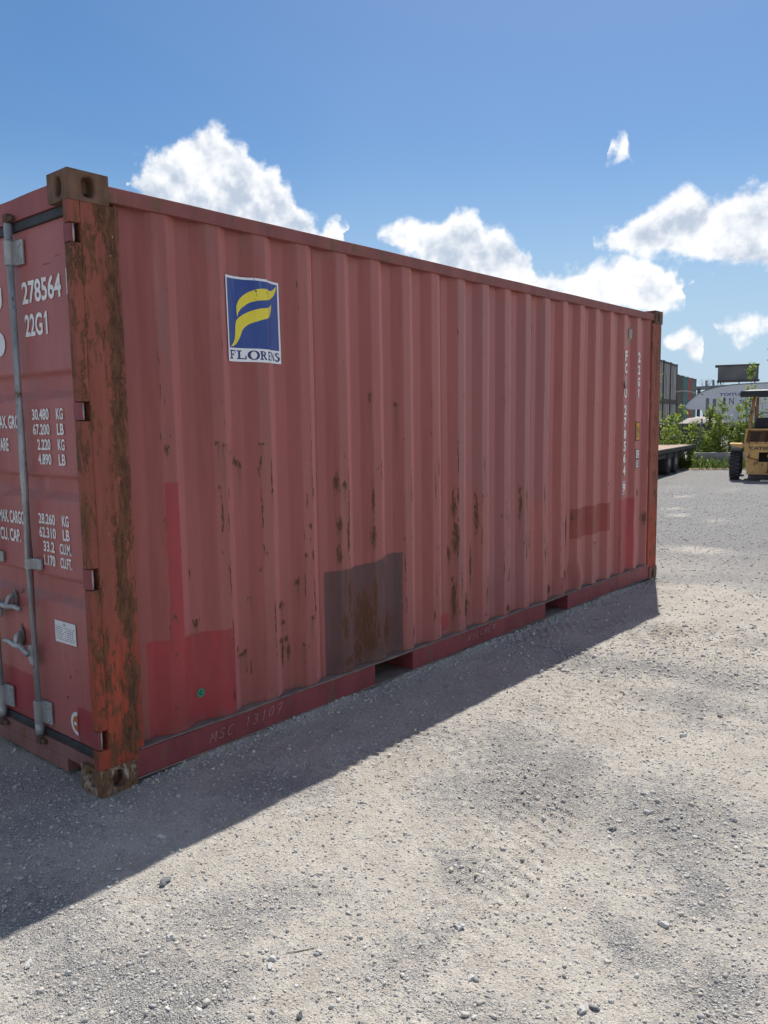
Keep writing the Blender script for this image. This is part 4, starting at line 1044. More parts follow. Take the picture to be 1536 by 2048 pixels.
def handwriting(s, y0, y1, z0, z1, h, wd=.0026, slant=.28):
    n = len(s); w = (y1 - y0) / n
    for i, ch in enumerate(s):
        b = MB()
        zb = z0 + (z1 - z0) * i / n + random.uniform(-.007, .007)
        for st in STROKE[ch]:
            pts = [(y0 + w * (i + .1 + .72 * p[0]) + slant * h * p[1], zb + h * p[1] * random.uniform(.92, 1.05)) for p in st]
            if len(pts) > 2: pts = [tuple(q) for q in curve(pts, 5)]
            for (a0, c0), (a1, c1) in zip(pts, pts[1:]):
                d = Vector((a1 - a0, c1 - c0)); 
                if d.length < 1e-6: continue
                nn = Vector((-d.y, d.x)).normalized() * wd / 2
                b.add([(-.0028, a0 + nn.x, c0 + nn.y), (-.0028, a1 + nn.x, c1 + nn.y), (-.0028, a1 - nn.x, c1 - nn.y), (-.0028, a0 - nn.x, c0 - nn.y)], [(0, 1, 2, 3)])
        if b.v: b.build('chalk_letter', M['chalk'], C, merge=True)
handwriting('MSC 13107', .565, 1.045, .066, .082, .050)
handwriting('WILCHEM', 2.745, 3.10, .075, .092, .045)
handwriting('0/', 5.00, 5.10, .08, .08, .05)
handwriting('FRONT', 5.40, 5.70, .08, .085, .05)

# ------------------------------------------------------------------ background: yard edge
RZ = math.atan2(RT.y, RT.x) - R(25)
def gz(x, y): return float(ground_z(np.array([x]), np.array([y]))[0])
M['tyre'] = weathered('black_tyre_rubber', (.028, .029, .033), .25, .85, 10, bump=.2, dirt=.3)
M['lug'] = weathered('dusty_tread_rubber', (.06, .061, .066), .25, .9, 10)
M['rim'] = weathered('worn_grey_rim', (.26, .27, .28), .2, .6, 14, .1)
M['bgsteel'] = weathered('dark_chassis_steel', (.06, .058, .056), .3, .8, 6, .1)
M['greysteel'] = weathered('grey_painted_steel', (.15, .165, .18), .15, .7, 5, .05)
M['deckwood'] = weathered('pale_deck_wood', (.36, .26, .20), .2, .9, 7, stretch=(3, .3, 1))
M['yellowpaint'] = weathered('worn_yellow_paint', (.55, .33, .125), .14, .7, 5, .18, (.13, .075, .045), bump=.25, dirt=.35)
M['yellowdark'] = weathered('grimy_yellow_steel', (.34, .19, .085), .2, .75, 6, .22, (.10, .06, .04))
M['seat'] = weathered('black_vinyl_seat', (.018, .02, .026), .2, .5, 8)
M['amber'] = weathered('amber_lens', (.55, .30, .03), .1, .3, 10)
M['concrete'] = weathered('weathered_concrete', (.27, .26, .245), .2, .95, 3, bump=.4, dirt=.5)
M['darkconcrete'] = weathered('dark_board', (.12, .12, .122), .2, .9, 2, bump=.2)
M['trailerwhite'] = weathered('white_trailer_skin', (.58, .60, .64), .05, .45, 1.5, dirt=.12)
M['bluepaint'] = weathered('blue_lettering', (.02, .045, .20), .1, .5, 8)
M['tarp'] = weathered('pale_tarpaulin', (.34, .30, .28), .2, .8, 5, bump=.3)

def wheel(parent, c, axis, r, w, lugs=0, name='wheel'):
    """tyre with rounded shoulders and a dished rim; a part with two sub-parts"""
    W = bpy.data.objects.new(name, None); COL.objects.link(W); W.parent = parent
    prof_ = [(r * .58, -w / 2 + .01), (r * .80, -w / 2), (r * .95, -w / 2 + .012), (r, -w / 2 + .045), (r, w / 2 - .045), (r * .95, w / 2 - .012), (r * .80, w / 2), (r * .58, w / 2 - .01)]
    MB().lathe(prof_, c, axis, 36).build('tyre', M['tyre'], W)
    MB().lathe([(r * .10, -w / 2 - .01), (r * .3, -w / 2 + .0), (r * .42, -w / 2 + .05), (r * .57, -w / 2 + .008), (r * .57, w / 2 - .008), (r * .42, w / 2 - .05), (r * .3, w / 2), (r * .10, w / 2 + .01)], c, axis, 24).build('rim', M['rim'], W)
    if lugs:
        q = Vector(axis).normalized().to_track_quat('Z', 'Y'); c = Vector(c)
        for k in range(lugs):
            b = MB()
            for sgn in (-1, 1):
                a0 = 2 * math.pi * (k + (.5 if sgn > 0 else 0)) / lugs; vs = []
                for rr in (r * .985, r * 1.035):
                    for (da, h) in ((-.055, sgn * .005), (.03, sgn * .005), (.065, sgn * w * .45), (-.02, sgn * w * .45)):
                        vs.append(c + q @ Vector((rr * math.cos(a0 + da), rr * math.sin(a0 + da), h)))
                b.hexa(vs)
            b.build('tread_lug', M['lug'], W)
    return W

# flatbed trailer beyond the far end of the container (local y runs away from the camera)
FB = thing('flatbed_trailer', 'low black flatbed trailer with pale wooden deck parked beside concrete block', 'trailer', (-4.86, 17.6, 0), math.atan2(.16, .987))
MB().box(-2.44, -.09, -3.0, 6.55, .665, .715).build('deck', M['deckwood'], FB)
MB().box(-.088, .0, -3.0, 6.55, .615, .722).build('side_rail', M['bgsteel'], FB, bevel=.008)
MB().box(-2.53, -2.442, -3.0, 6.55, .615, .722).build('side_rail', M['bgsteel'], FB)
MB().box(-.14, -.05, -3.0, 3.4, .47, .54).build('lower_rail', M['bgsteel'], FB)
MB().box(-2.44, -.09, 6.552, 6.62, .60, .722).build('end_rail', M['bgsteel'], FB)
for i in range(34):
    y = -2.8 + i * .275
    MB().box(-2.40, -.03, y, y + .09, .545, .6145).build('cross_member', M['bgsteel'], FB)
for x in (-1.72, -.82): MB().box(x - .06, x + .06, -2.8, 6.4, .33, .5445).build('frame_beam', M['bgsteel'], FB)
for y in (2.75, 3.65):
    for x in (-.14, -2.30): wheel(FB, (x, y, .335), (1, 0, 0), .33, .26)
    MB().tube([(-2.2, y, .31), (-.25, y, .31)], .05, 10).build('axle', M['bgsteel'], FB, smooth=True)
for x in (-.62, -1.85):
    lg = MB().box(x - .07, x + .07, 5.85, 6.0, .06, .546).build('landing_leg', M['bgsteel'], FB)
    MB().box(x - .13, x + .13, 5.80, 6.05, .012, .06).build('foot_plate', M['bgsteel'], lg)
MB().box(-.7, -.35, -1.6, -.9, .32, .5).build('tool_box', M['greysteel'], FB, bevel=.01)

# forklift seen from behind (local x to its right as we see it, y away from us)
FKD = Vector((-.27, .963, 0)).normalized()
FK = thing('forklift', 'worn yellow forklift truck seen from behind with black roof and lettered counterweight', 'forklift', (-2.45, 19.22, 0), math.atan2(-FKD.x, FKD.y))
def flip(v): return [(-x, y, z) for x, y, z in v]
cw = [(-.58, 0, .915), (.58, 0, .915), (.50, 0, .16), (-.50, 0, .16)]
b = MB()
vs = [(-.50, .02, .16), (.50, .02, .16), (.50, 1.0, .16), (-.50, 1.0, .16), (-.58, -.02, .915), (.58, -.02, .915), (.58, 1.0, .915), (-.58, 1.0, .915)]
# counterweight with a recess for the hitch: rear face split round an opening
b.add([(-.58, -.02, .915), (.58, -.02, .915), (.565, -.012, .70), (-.565, -.012, .70)], [(0, 1, 2, 3)])
b.add([(-.565, -.012, .70), (-.24, -.012, .70), (-.24, .004, .465), (-.53, .004, .465)], [(0, 1, 2, 3)])
b.add([(.24, -.012, .70), (.565, -.012, .70), (.53, .004, .465), (.24, .004, .465)], [(0, 1, 2, 3)])
b.add([(-.53, .004, .465), (.53, .004, .465), (.50, .02, .16), (-.50, .02, .16)], [(0, 1, 2, 3)])
b.add([(-.58, -.02, .915), (-.565, -.012, .70), (-.53, .004, .465), (-.50, .02, .16), (-.50, 1.0, .16), (-.58, 1.0, .915)], [(0, 1, 2, 3, 4, 5)])
b.add([(.58, -.02, .915), (.565, -.012, .70), (.53, .004, .465), (.50, .02, .16), (.50, 1.0, .16), (.58, 1.0, .915)], [(0, 1, 2, 3, 4, 5)])
b.add([(-.58, -.02, .915), (.58, -.02, .915), (.58, 1.0, .915), (-.58, 1.0, .915)], [(0, 1, 2, 3)])
b.add([(-.50, .02, .16), (.50, .02, .16), (.50, 1.0, .16), (-.50, 1.0, .16)], [(0, 1, 2, 3)])
CWT = b.build('counterweight', M['yellowpaint'], FK)
MB().add([(-.24, -.012, .70), (.24, -.012, .70), (.24, .22, .70), (-.24, .22, .70), (-.24, .004, .465), (.24, .004, .465), (.24, .22, .465), (-.24, .22, .465)], [(0, 1, 2, 3), (4, 5, 6, 7), (0, 3, 7, 4), (1, 2, 6, 5), (3, 2, 6, 7)]).build('hitch_recess', M['dark'], CWT)
MB().lathe([(.055, 0), (.06, .03), (.045, .06), (.02, .07)], (0, .06, .61), (0, -1, 0), 16).build('rear_lamp', M['amber'], FK, smooth=True)
MB().tube([(-.02, -.02, .45), (-.02, -.02, .22)], .018, 8).build('hitch_pin', M['rustiron'], CWT)
MB().box(-.07, .03, -.035, -.0, .20, .235).build('pin_base', M['rustiron'], CWT)
MB().tube([(-.50, -.015, .60), (-.40, -.022, .55), (-.27, -.02, .52), (-.27, -.022, .42)], .012, 6).build('lift_chain', M['rustiron'], CWT)
lettering('lettering', 'CATERPILLAR', .90, .075, lambda a, b_: (-.45 + a, -.0235 + .010 * 0, .765 + b_), M['bgsteel'], FK, .03)
for sgn in (-1, 1):
    MB().hexa([(sgn * .60, -.05, .80), (sgn * .88, -.05, .88), (sgn * .88, .85, .88), (sgn * .60, .85, .80), (sgn * .585, -.06, .905), (sgn * .90, -.06, .915), (sgn * .90, .87, .915), (sgn * .585, .87, .905)]).build('fender', M['yellowpaint'], FK)
    wheel(FK, (sgn * .775, .42, .358), (1, 0, 0), .345, .25, 22)
    wheel(FK, (sgn * .775, 2.35, .42), (1, 0, 0), .41, .30, 0)
    # rear and front legs of the overhead guard
    MB().hexa([(sgn * .535, .10, .92), (sgn * .455, .10, .92), (sgn * .455, .18, .92), (sgn * .535, .18, .92), (sgn * .425, .62, 2.06), (sgn * .345, .62, 2.06), (sgn * .345, .70, 2.06), (sgn * .425, .70, 2.06)]).build('guard_post', M['yellowdark'], FK)
    MB().hexa([(sgn * .36, 1.95, .92), (sgn * .29, 1.95, .92), (sgn * .29, 2.03, .92), (sgn * .36, 2.03, .92), (sgn * .34, 1.55, 2.06), (sgn * .27, 1.55, 2.06), (sgn * .27, 1.63, 2.06), (sgn * .34, 1.63, 2.06)]).build('guard_post', M['yellowdark'], FK)
    # mast uprights beyond
    MB().box(sgn * .32 - .05, sgn * .32 + .05, 2.75, 2.90, .1, 1.85).build('mast_upright', M['bgsteel'], FK)
    MB().box(sgn * .25 - .06, sgn * .25 + .06, 2.95, 4.0, .06, .105).build('fork', M['bgsteel'], FK)
MB().box(-.5, .5, 2.905, 2.945, .1, .6).build('fork_carriage', M['bgsteel'], FK)
MB().box(-.50, .50, 1.002, 2.7, .30, .93).build('chassis', M['yellowdark'], FK)
RF = MB().hexa([(-.72, .30, 2.085), (.72, .30, 2.085), (.72, 2.1, 2.085), (-.72, 2.1, 2.085), (-.70, .32, 2.20), (.70, .32, 2.20), (.70, 2.08, 2.20), (-.70, 2.08, 2.20)]).build('roof', M['seat'], FK)
MB().hexa([(-.62, .34, 2.203), (.62, .34, 2.203), (.62, 2.04, 2.203), (-.62, 2.04, 2.203), (-.50, .44, 2.235), (.50, .44, 2.235), (.50, 1.94, 2.235), (-.50, 1.94, 2.235)]).build('roof_panel', M['rim'], RF)
MB().box(-.30, .02, .31, .33, 2.04, 2.084).build('roof_bracket', M['seat'], RF)
# engine cowl: frame and wire grilles
ck = MB()
for (x0, x1, z0, z1) in ((-.56, .56, 1.235, 1.275), (-.58, .58, .917, .955), (-.03, .03, .956, 1.234)): ck.box(x0, x1, .03, .09, z0, z1)
ck.hexa([(-.585, .03, .956), (-.535, .03, .956), (-.535, .09, .956), (-.585, .09, .956), (-.545, .03, 1.234), (-.505, .03, 1.234), (-.505, .09, 1.234), (-.545, .09, 1.234)])
ck.hexa([(.535, .03, .956), (.585, .03, .956), (.585, .09, .956), (.535, .09, .956), (.505, .03, 1.234), (.545, .03, 1.234), (.545, .09, 1.234), (.505, .09, 1.234)])
CK = ck.build('cowl_frame', M['yellowpaint'], FK)
b = MB()
for k in range(46):
    x = -.53 + k * .0235
    b.box(x, x + .006, .058, .062, .956, 1.234)
for k in range(12): b.box(-.53, .53, .062, .066, .965 + k * .023, .971 + k * .023)
tag(b.build('grille', M['rustiron'], CK), kind='stuff')
MB().box(-.50, .50, .30, .95, .92, 1.20).build('engine', M['bgsteel'], FK, bevel=.04)
MB().hexa([(-.26, .24, .955), (-.14, .24, .955), (-.14, .28, .955), (-.26, .28, .955), (-.20, .24, 1.2), (-.08, .24, 1.2), (-.08, .28, 1.2), (-.20, .28, 1.2)]).build('engine_brace', M['yellowdark'], FK)
MB().box(-.56, .56, .092, 1.0, 1.20, 1.234).build('cowl_lid', M['yellowdark'], FK)
SE = MB().prism([(-.36, .75, 1.27), (.06, .75, 1.27), (.05, .75, 1.42), (.02, .75, 1.51), (-.05, .75, 1.54), (-.25, .75, 1.54), (-.32, .75, 1.51), (-.35, .75, 1.42)], (0, .12, 0)).build('seat_back', M['seat'], FK, bevel=.02)
MB().box(-.36, .06, .872, 1.35, 1.235, 1.34).build('seat_cushion', M['seat'], FK, bevel=.03)
ring = [(-.12 + .20 * math.cos(t), 1.50 - .10 * math.sin(t), 1.53 + .13 * math.sin(t)) for t in np.linspace(0, 2 * math.pi, 25)]
SW = MB().tube(ring, .013, 6, False).build('steering_wheel', M['bgsteel'], FK, smooth=True)
MB().tube([(-.12, 1.5, 1.53), (-.12, 1.75, 1.1)], .025, 8).build('steering_column', M['bgsteel'], SW)
# pale board lying by the forklift
o = MB().box(-.28, .28, -.06, .06, .012, .045).build('wooden_board', weathered('pale_board', (.55, .52, .46), .1, .9, 9)); o.location = (-2.28, 18.95, 0); o.rotation_euler = (0, 0, R(12))
tag(o, 'short pale board lying on the ground under the forklift tail', 'board')

# concrete blocks along the yard edge
def concrete_block(x, y, rz, ln, label):
    b = MB(); n = 12
    prof_ = [(-.30, 0), (-.28, .40), (-.22, .49), (.22, .49), (.28, .40), (.30, 0)]
    vs = []; fs = []
    for k in range(n + 1):
        t = -ln / 2 + ln * k / n
        for (p, z) in prof_: vs.append((t + random.uniform(-.01, .01), p + random.uniform(-.012, .012), z + (random.uniform(-.015, .01) if z else 0)))
    m = len(prof_)
    for k in range(n):
        for e in range(m - 1): fs.append((k*m+e, k*m+e+1, (k+1)*m+e+1, (k+1)*m+e))
    fs += [tuple(range(m))[::-1], tuple(range(n*m, (n+1)*m))]
    o = b.add(vs, fs).build('concrete_block', M['concrete']); o.location = (x, y, -.01); o.rotation_euler = (0, 0, rz)
    return tag(o, label, 'barrier', 'concrete blocks along the yard edge')
concrete_block(-5.00, 24.05, R(27), 1.95, 'long grey concrete barrier block behind grass between trailer and forklift')
concrete_block(-3.15, 25.0, R(27), 1.95, 'grey concrete barrier block hidden mostly behind the forklift')
concrete_block(-6.95, 23.05, R(27), 1.95, 'grey concrete barrier block behind the flatbed trailer wheels')

# plants -----------------------------------------------------------
def leaf_mat(name, a, b_):
    n = NT(name); t = n.attr('tone')
    c = n.mix(t, a, b_)
    n.put(c, n.b.inputs['Base Color']); n.b.inputs['Roughness'].default_value = .5; n.b.inputs['Specular IOR Level'].default_value = .3
    tr = n.t.nodes.new('ShaderNodeBsdfTranslucent'); n.put(n.mix(t, tuple(x * 1.5 for x in a), tuple(x * 1.5 for x in b_)), tr.inputs[0])
    mx = n.t.nodes.new('ShaderNodeMixShader'); mx.inputs[0].default_value = .6
    n.t.links.new(n.b.outputs[0], mx.inputs[1]); n.t.links.new(tr.outputs[0], mx.inputs[2]); n.t.links.new(mx.outputs[0], n.out.inputs[0])
    return n.m
M['leaf'] = leaf_mat('poplar_leaves', (.070, .120, .020), (.270, .330, .055))
M['grass'] = leaf_mat('grass_blades', (.045, .080, .020), (.150, .200, .060))
M['stem'] = weathered('sapling_stem', (.10, .085, .05), .2, .9, 20)
def foliage(name, pts, size, mat, parent=None, up=.35, kind=None):
    n = len(pts); pts = np.array(pts)
    nm = RNG.standard_normal((n, 3)); nm[:, 2] += up; nm /= np.linalg.norm(nm, axis=1)[:, None]
    a = np.cross(nm, RNG.standard_normal((n, 3))); a /= np.linalg.norm(a, axis=1)[:, None]; b = np.cross(nm, a)
    s = size * RNG.uniform(.6, 1.25, (n, 1))
    V = np.stack([pts - a * s * .62, pts + b * s * .42 + a * s * .1, pts + a * s * .62, pts - b * s * .42 + a * s * .1], 1)
    V[:, 2] += nm * s * .12
    me = bpy.data.meshes.new(name); me.vertices.add(4 * n); me.vertices.foreach_set('co', V.reshape(-1).astype(np.float32))
    me.loops.add(4 * n); me.loops.foreach_set('vertex_index', np.arange(4 * n, dtype=np.int32))
    me.polygons.add(n); me.polygons.foreach_set('loop_start', np.arange(0, 4 * n, 4, dtype=np.int32)); me.update(calc_edges=True)
    at = me.attributes.new('tone', 'FLOAT', 'POINT'); at.data.foreach_set('value', np.repeat(np.clip(RNG.beta(1.6, 1.8, n), 0, 1), 4).astype(np.float32))
    o = obj(name, me, mat, parent)
    if kind: o['kind'] = kind
    return o
def sapling(x, y, h, spread, label, dens=1.0, group='leafy saplings behind the concrete blocks'):
    t = thing('sapling', label, 'sapling', (x, y, 0), 0, group)
    b = MB(); pts = []
    for s in range(max(2, int(spread * 5))):
        ax, ay = random.gauss(0, spread * .35), random.gauss(0, spread * .35); hh = h * random.uniform(.62, 1.0) if s else h
        if s == 0: ax *= .3; ay *= .3
        p = [Vector((ax * .3 * k / 5 * 1.5 + ax * .5, ay * .5 + ay * .2 * k / 5, hh * k / 6)) + Vector((random.gauss(0, .02), random.gauss(0, .02), 0)) for k in range(7)]
        b.tube(p, [.018 * (1 - k / 7.5) for k in range(7)], 5)
        nb = int(13 * hh)
        for k in range(nb):
            f = random.uniform(.12, 1.0); i = min(5, int(f * 6)); base = p[i].lerp(p[i + 1], f * 6 - i)
            an = random.uniform(0, 6.28); ln = random.uniform(.12, .42) * (1.05 - f * .75) * (1 + spread * .4)
            tip = base + Vector((math.cos(an) * ln, math.sin(an) * ln, ln * random.uniform(.2, .9)))
            b.tube([base, tip], [.006, .002], 3, False)
            for _ in range(int(16 * dens)):
                q = base.lerp(tip, random.uniform(.2, 1.08)); pts.append((q.x + random.gauss(0, .05), q.y + random.gauss(0, .05), max(.02, q.z + random.gauss(0, .05))))
    b.build('stems', M['stem'], t)
    foliage('leaves', pts, .062, M['leaf'], t)
    return t
sapling(-6.67, 23.47, 1.37, .55, 'leafy bush at the far edge of the red container above the trailer deck')
sapling(-6.68, 24.13, 1.60, .50, 'green bush behind the pale tarpaulin end of the flatbed trailer')
sapling(-6.62, 24.75, 1.92, .30, 'slim leafy shoot rising in front of the teal container')
sapling(-6.07, 24.05, 1.30, .45, 'bushy sapling behind the front end of the flatbed trailer')
sapling(-6.00, 24.70, 1.38, .50, 'green sapling beside the leaning fence post')
sapling(-5.75, 25.20, 1.35, .50, 'leafy sapling in front of the pair of grey steel posts')
sapling(-5.40, 24.60, 1.72, .45, 'leafy sapling behind the concrete block below the blue lettering', .9)
sapling(-5.20, 25.23, 1.44, .50, 'broad green bush behind the middle of the concrete block')
sapling(-5.10, 25.60, 1.95, .40, 'upright sapling just left of the forklift fender', .9)
sapling(-4.86, 25.02, 1.62, .50, 'dense green bush against the left side of the forklift')
sapling(-4.45, 25.70, 2.10, .50, 'leafy sapling seen through the forklift cab posts')
sapling(-4.15, 26.40, 2.15, .50, 'leafy sapling at the right edge behind the forklift seat')
sapling(-4.68, 25.30, 3.12, .36, 'tall slender sapling rising above the forklift roof', 1.1)
sapling(-13.0, 38.6, 4.0, .5, 'sapling beside the grey stacked containers at the container edge', .7, None)
sapling(-5.72, 24.75, 1.85, .40, 'upright sapling just right of the leaning fence post', 1.0)
sapling(-5.28, 24.85, 2.05, .45, 'tallest sapling before the blue lettering of the white trailer', 1.0)
# tall grass and weeds at the foot of the blocks
V = []; F = []; T = []
def blade(x, y, h, lean):
    an = random.uniform(0, 6.28); w = random.uniform(.006, .012); dx, dy = math.cos(an), math.sin(an); o_ = len(V)
    V.extend([(x - dy * w, y + dx * w, 0), (x + dy * w, y - dx * w, 0), (x + dx * lean * .4 + dy * w * .8, y + dy * lean * .4 - dx * w * .8, h * .65), (x + dx * lean * .4 - dy * w * .8, y + dy * lean * .4 + dx * w * .8, h * .65), (x + dx * lean, y + dy * lean, h * random.uniform(.8, 1.0))])
    F.extend([(o_, o_ + 1, o_ + 2, o_ + 3), (o_ + 3, o_ + 2, o_ + 4)]); T.extend([random.random()] * 5)
for _ in range(1500):
    t = random.uniform(-1.3, 1.3); q = abs(random.gauss(0, .28)) + .30
    x = -5.05 + t * .89 + q * .45; y = 24.0 + t * .45 - q * .89
    blade(x, y, random.uniform(.12, .52) * max(.35, 1.2 - q * .9), random.uniform(.05, .28))
me = bpy.data.meshes.new('grass'); me.from_pydata(V, [], F); me.update()
at = me.attributes.new('tone', 'FLOAT', 'POINT'); at.data.foreach_set('value', np.array(T, np.float32))
tag(obj('grass', me, M['grass']), 'long green grass growing at the foot of the concrete block', 'grass', kind='stuff')
for (x, y, h, lb) in ((-5.95, 23.0, .55, 'low pale green weed under the far end of the flatbed trailer'), (-6.25, 22.9, .50, 'low leafy weed behind the flatbed trailer wheels'), (-5.75, 23.3, .42, 'small weed between trailer leg and concrete block')):
    t = thing('weed', lb, 'weed', (x, y, 0), 0, 'weeds along the yard edge')
    foliage('leaves', [(random.gauss(0, .16), random.gauss(0, .16), abs(random.gauss(.5, .3)) * h) for _ in range(170)], .07, M['leaf'], t)
    MB().tube([(0, 0, 0), (.01, 0, h * .5), (.02, .01, h)], [.008, .006, .002], 5).build('stem', M['stem'], t)
# dry litter on the ground edge
lit = [(-5.05 + t * .89 + q * .45, 24.0 + t * .45 - q * .89, .015 + random.random() * .03) for t, q in ((random.uniform(-1.6, 1.3), random.uniform(.5, 1.2)) for _ in range(700))]
M['litter'] = leaf_mat('dry_litter', (.20, .14, .09), (.42, .34, .25))
tag(foliage('leaf_litter', lit, .05, M['litter'], None, 2.0), 'dry brown leaf litter strewn before the concrete block', 'litter', kind='stuff')

# chain-link fence with a leaning post
FN = thing('chain_link_fence', 'sagging wire fence with leaning grey post above the concrete blocks', 'fence', (-6.0, 24.5, 0), R(27))
MB().tube([(-.06, 0, 0), (.02, 0, .6), (.10, 0, 1.52)], .030, 8).build('fence_post', M['greysteel'], FN, smooth=True)
MB().tube([(-1.9, 0, 0), (-1.9, 0, 1.50)], .028, 8).build('fence_post', M['greysteel'], FN, smooth=True)
MB().tube([(2.6, 0, 0), (2.6, 0, 1.50)], .028, 8).build('fence_post', M['greysteel'], FN, smooth=True)
for z in (.55, 1.0, 1.40): MB().tube([(-1.9, 0, z), (.06, 0, z - .04), (1.3, 0, z - .07), (2.6, 0, z)], .004, 4).build('tension_wire', M['galv'], FN)
b = MB()
for k in range(60):
    x = -1.9 + k * .075
    b.tube([(x, .01, .1), (min(2.6, x + .6), .01, 1.4)], .0014, 3, False).tube([(x, .012, 1.4), (min(2.6, x + .6), .012, .1)], .0014, 3, False)
tag(b.build('wire_mesh', M['galv'], FN), kind='stuff')

# white gooseneck trailer with blue lettering (local x along its side, y into its width)
TRL = thing('gooseneck_trailer', 'white box trailer with sloped overhanging nose and dark blue lettering', 'trailer', (-7.961, 28.672, 0), RZ)
KX = .93
out = [(0, 1.99), (.15, 2.16), (.37, 2.34), (.60, 2.48), (.84, 2.57), (1.12, 2.64), (1.69, 2.72), (2.44, 2.75), (7.2, 2.78), (7.2, 1.18), (.80, 1.22), (.77, 1.45), (.71, 1.68), (.63, 1.82), (.52, 1.872), (.1, 1.88)]
out = [(x * KX, z) for x, z in out]
MB().prism([(x, 0, z) for x, z in out], (0, 2.4, 0)).build('body', M['trailerwhite'], TRL)
rim_ = [(x, -.02, z + .012) for x, z in out[:9]]
MB().tube(rim_, .016, 6).build('roof_trim', M['greysteel'], TRL)
MB().box(.82, 7.2, -.012, -.002, 1.20, 1.36).build('lower_band', M['greysteel'], TRL)
MB().box(.55, .64, -.015, -.001, 2.395, 2.415).build('marker_lamp', M['bgsteel'], TRL)
dl = lambda x0, z0: (lambda a, b_: (x0 + a, -.004, z0 + b_))
lettering('lettering', 'TOITURES', 1.04, .10, dl(1.18, 2.335), M['bluepaint'], TRL, .02)
lettering('lettering', 'N', .15, .24, dl(1.52, 2.02), M['bluepaint'], TRL, .0)
lettering('lettering', 'S', .12, .16, dl(1.87, 2.02), M['bluepaint'], TRL, .0)
b = MB().add([(x, -.004, z) for x, z in ((1.32, 1.98), (1.375, 1.97), (1.375, 2.29), (1.32, 2.26))], [(0, 1, 2, 3)]).build('logo_tower', M['bluepaint'], TRL)
MB().add([(x, -.0045, z) for x, z in ((1.385, 1.975), (1.41, 1.985), (1.41, 2.22), (1.385, 2.25))], [(0, 1, 2, 3)]).build('logo_side', M['greysteel'], b)
MB().add([(x, -.0045, z) for x, z in ((1.12, 2.02), (1.18, 2.03), (1.24, 2.06), (1.20, 2.07), (1.14, 2.05))], [(0, 1, 2, 3, 4)]).build('logo_stroke', M['bluepaint'], b)
for x in (3.2, 5.9): MB().box(x, x + .012, -.006, -.0005, 1.36, 2.74).build('panel_seam', M['greysteel'], TRL)
MB().tube([(-.42, .3, 2.52), (-.2, .3, 2.565), (.1, .3, 2.55), (.42, .3, 2.46)], .022, 6).build('awning_arm', M['tarp'], TRL)
CH = MB().box(.9, 7.1, .2, 2.2, .95, 1.179).build('chassis', M['bgsteel'], TRL)
MB().box(1.0, 6.9, .05, .199, .86, .93).build('chassis_rail', M['greysteel'], TRL)
for x in (4.6, 5.6): wheel(TRL, (x, .25, .40), (0, 1, 0), .40, .24)
for x in (4.6, 5.6): wheel(TRL, (x, 2.15, .40), (0, 1, 0), .40, .24)
MB().box(1.1, 1.25, .3, .45, .02, .95).build('landing_leg', M['bgsteel'], TRL)
MB().box(1.5, 2.6, .1, .5, .55, .90).build('battery_box', M['bgsteel'], TRL)
# pair of grey upright posts before the trailer
for i, (x, y, lb) in enumerate(((-6.935, 28.065, 'left of two square grey steel posts before the white trailer nose'), (-6.745, 28.225, 'right of two square grey steel posts before the white trailer nose'))):
    t = thing('steel_post', lb, 'post', (x, y, 0), RZ, 'grey posts before the trailer')
    MB().box(-.055, .055, -.06, .06, .02, 2.25 - .03 * i).build('shaft', M['greysteel'], t, bevel=.006)
    MB().box(-.11, .11, -.11, .11, 0, .0195).build('base_plate', M['bgsteel'], t)
# low equipment trailer carrying a tarpaulin
EQ = thing('equipment_trailer', 'dark low trailer loaded with junk behind the green bushes', 'trailer', (-8.25, 25.85, 0), RZ)
MB().box(0, 2.55, 0, 1.9, 1.28, 1.36).build('deck', M['bgsteel'], EQ)
MB().box(.05, 2.5, .05, .12, 1.02, 1.28).build('side_board', M['bgsteel'], EQ)
MB().box(-.4, .1, .0, .08, 1.40, 1.44).build('drawbar', M['bgsteel'], EQ)
for x in (.6, 1.7): wheel(EQ, (x, .2, .38), (0, 1, 0), .38, .22); wheel(EQ, (x, 1.7, .38), (0, 1, 0), .38, .22)
MB().box(.3, 2.2, .3, 1.6, .5, 1.02).build('under_frame', M['bgsteel'], EQ)
xs = np.linspace(0, 1, 26); ys = np.linspace(0, 1, 14); U, V2 = np.meshgrid(xs, ys)
hgt = (np.sin(np.pi * U) ** .5) * (np.sin(np.pi * V2) ** .4) * (.20 + .10 * fbm(U * 4, V2 * 3, 3, 8)) + .03 * fbm(U * 11, V2 * 9, 2, 3)
P3 = np.stack([1.05 + U * 1.45, .05 + V2 * 1.6, 1.365 + np.clip(hgt, 0, 1)], -1)
o = obj('tarpaulin', grid_mesh('tarpaulin', P3), M['tarp'], None, True); o.location = EQ.location; o.rotation_euler = EQ.rotation_euler
tag(o, 'crumpled pale tarpaulin heap lying on the dark equipment trailer', 'tarpaulin')

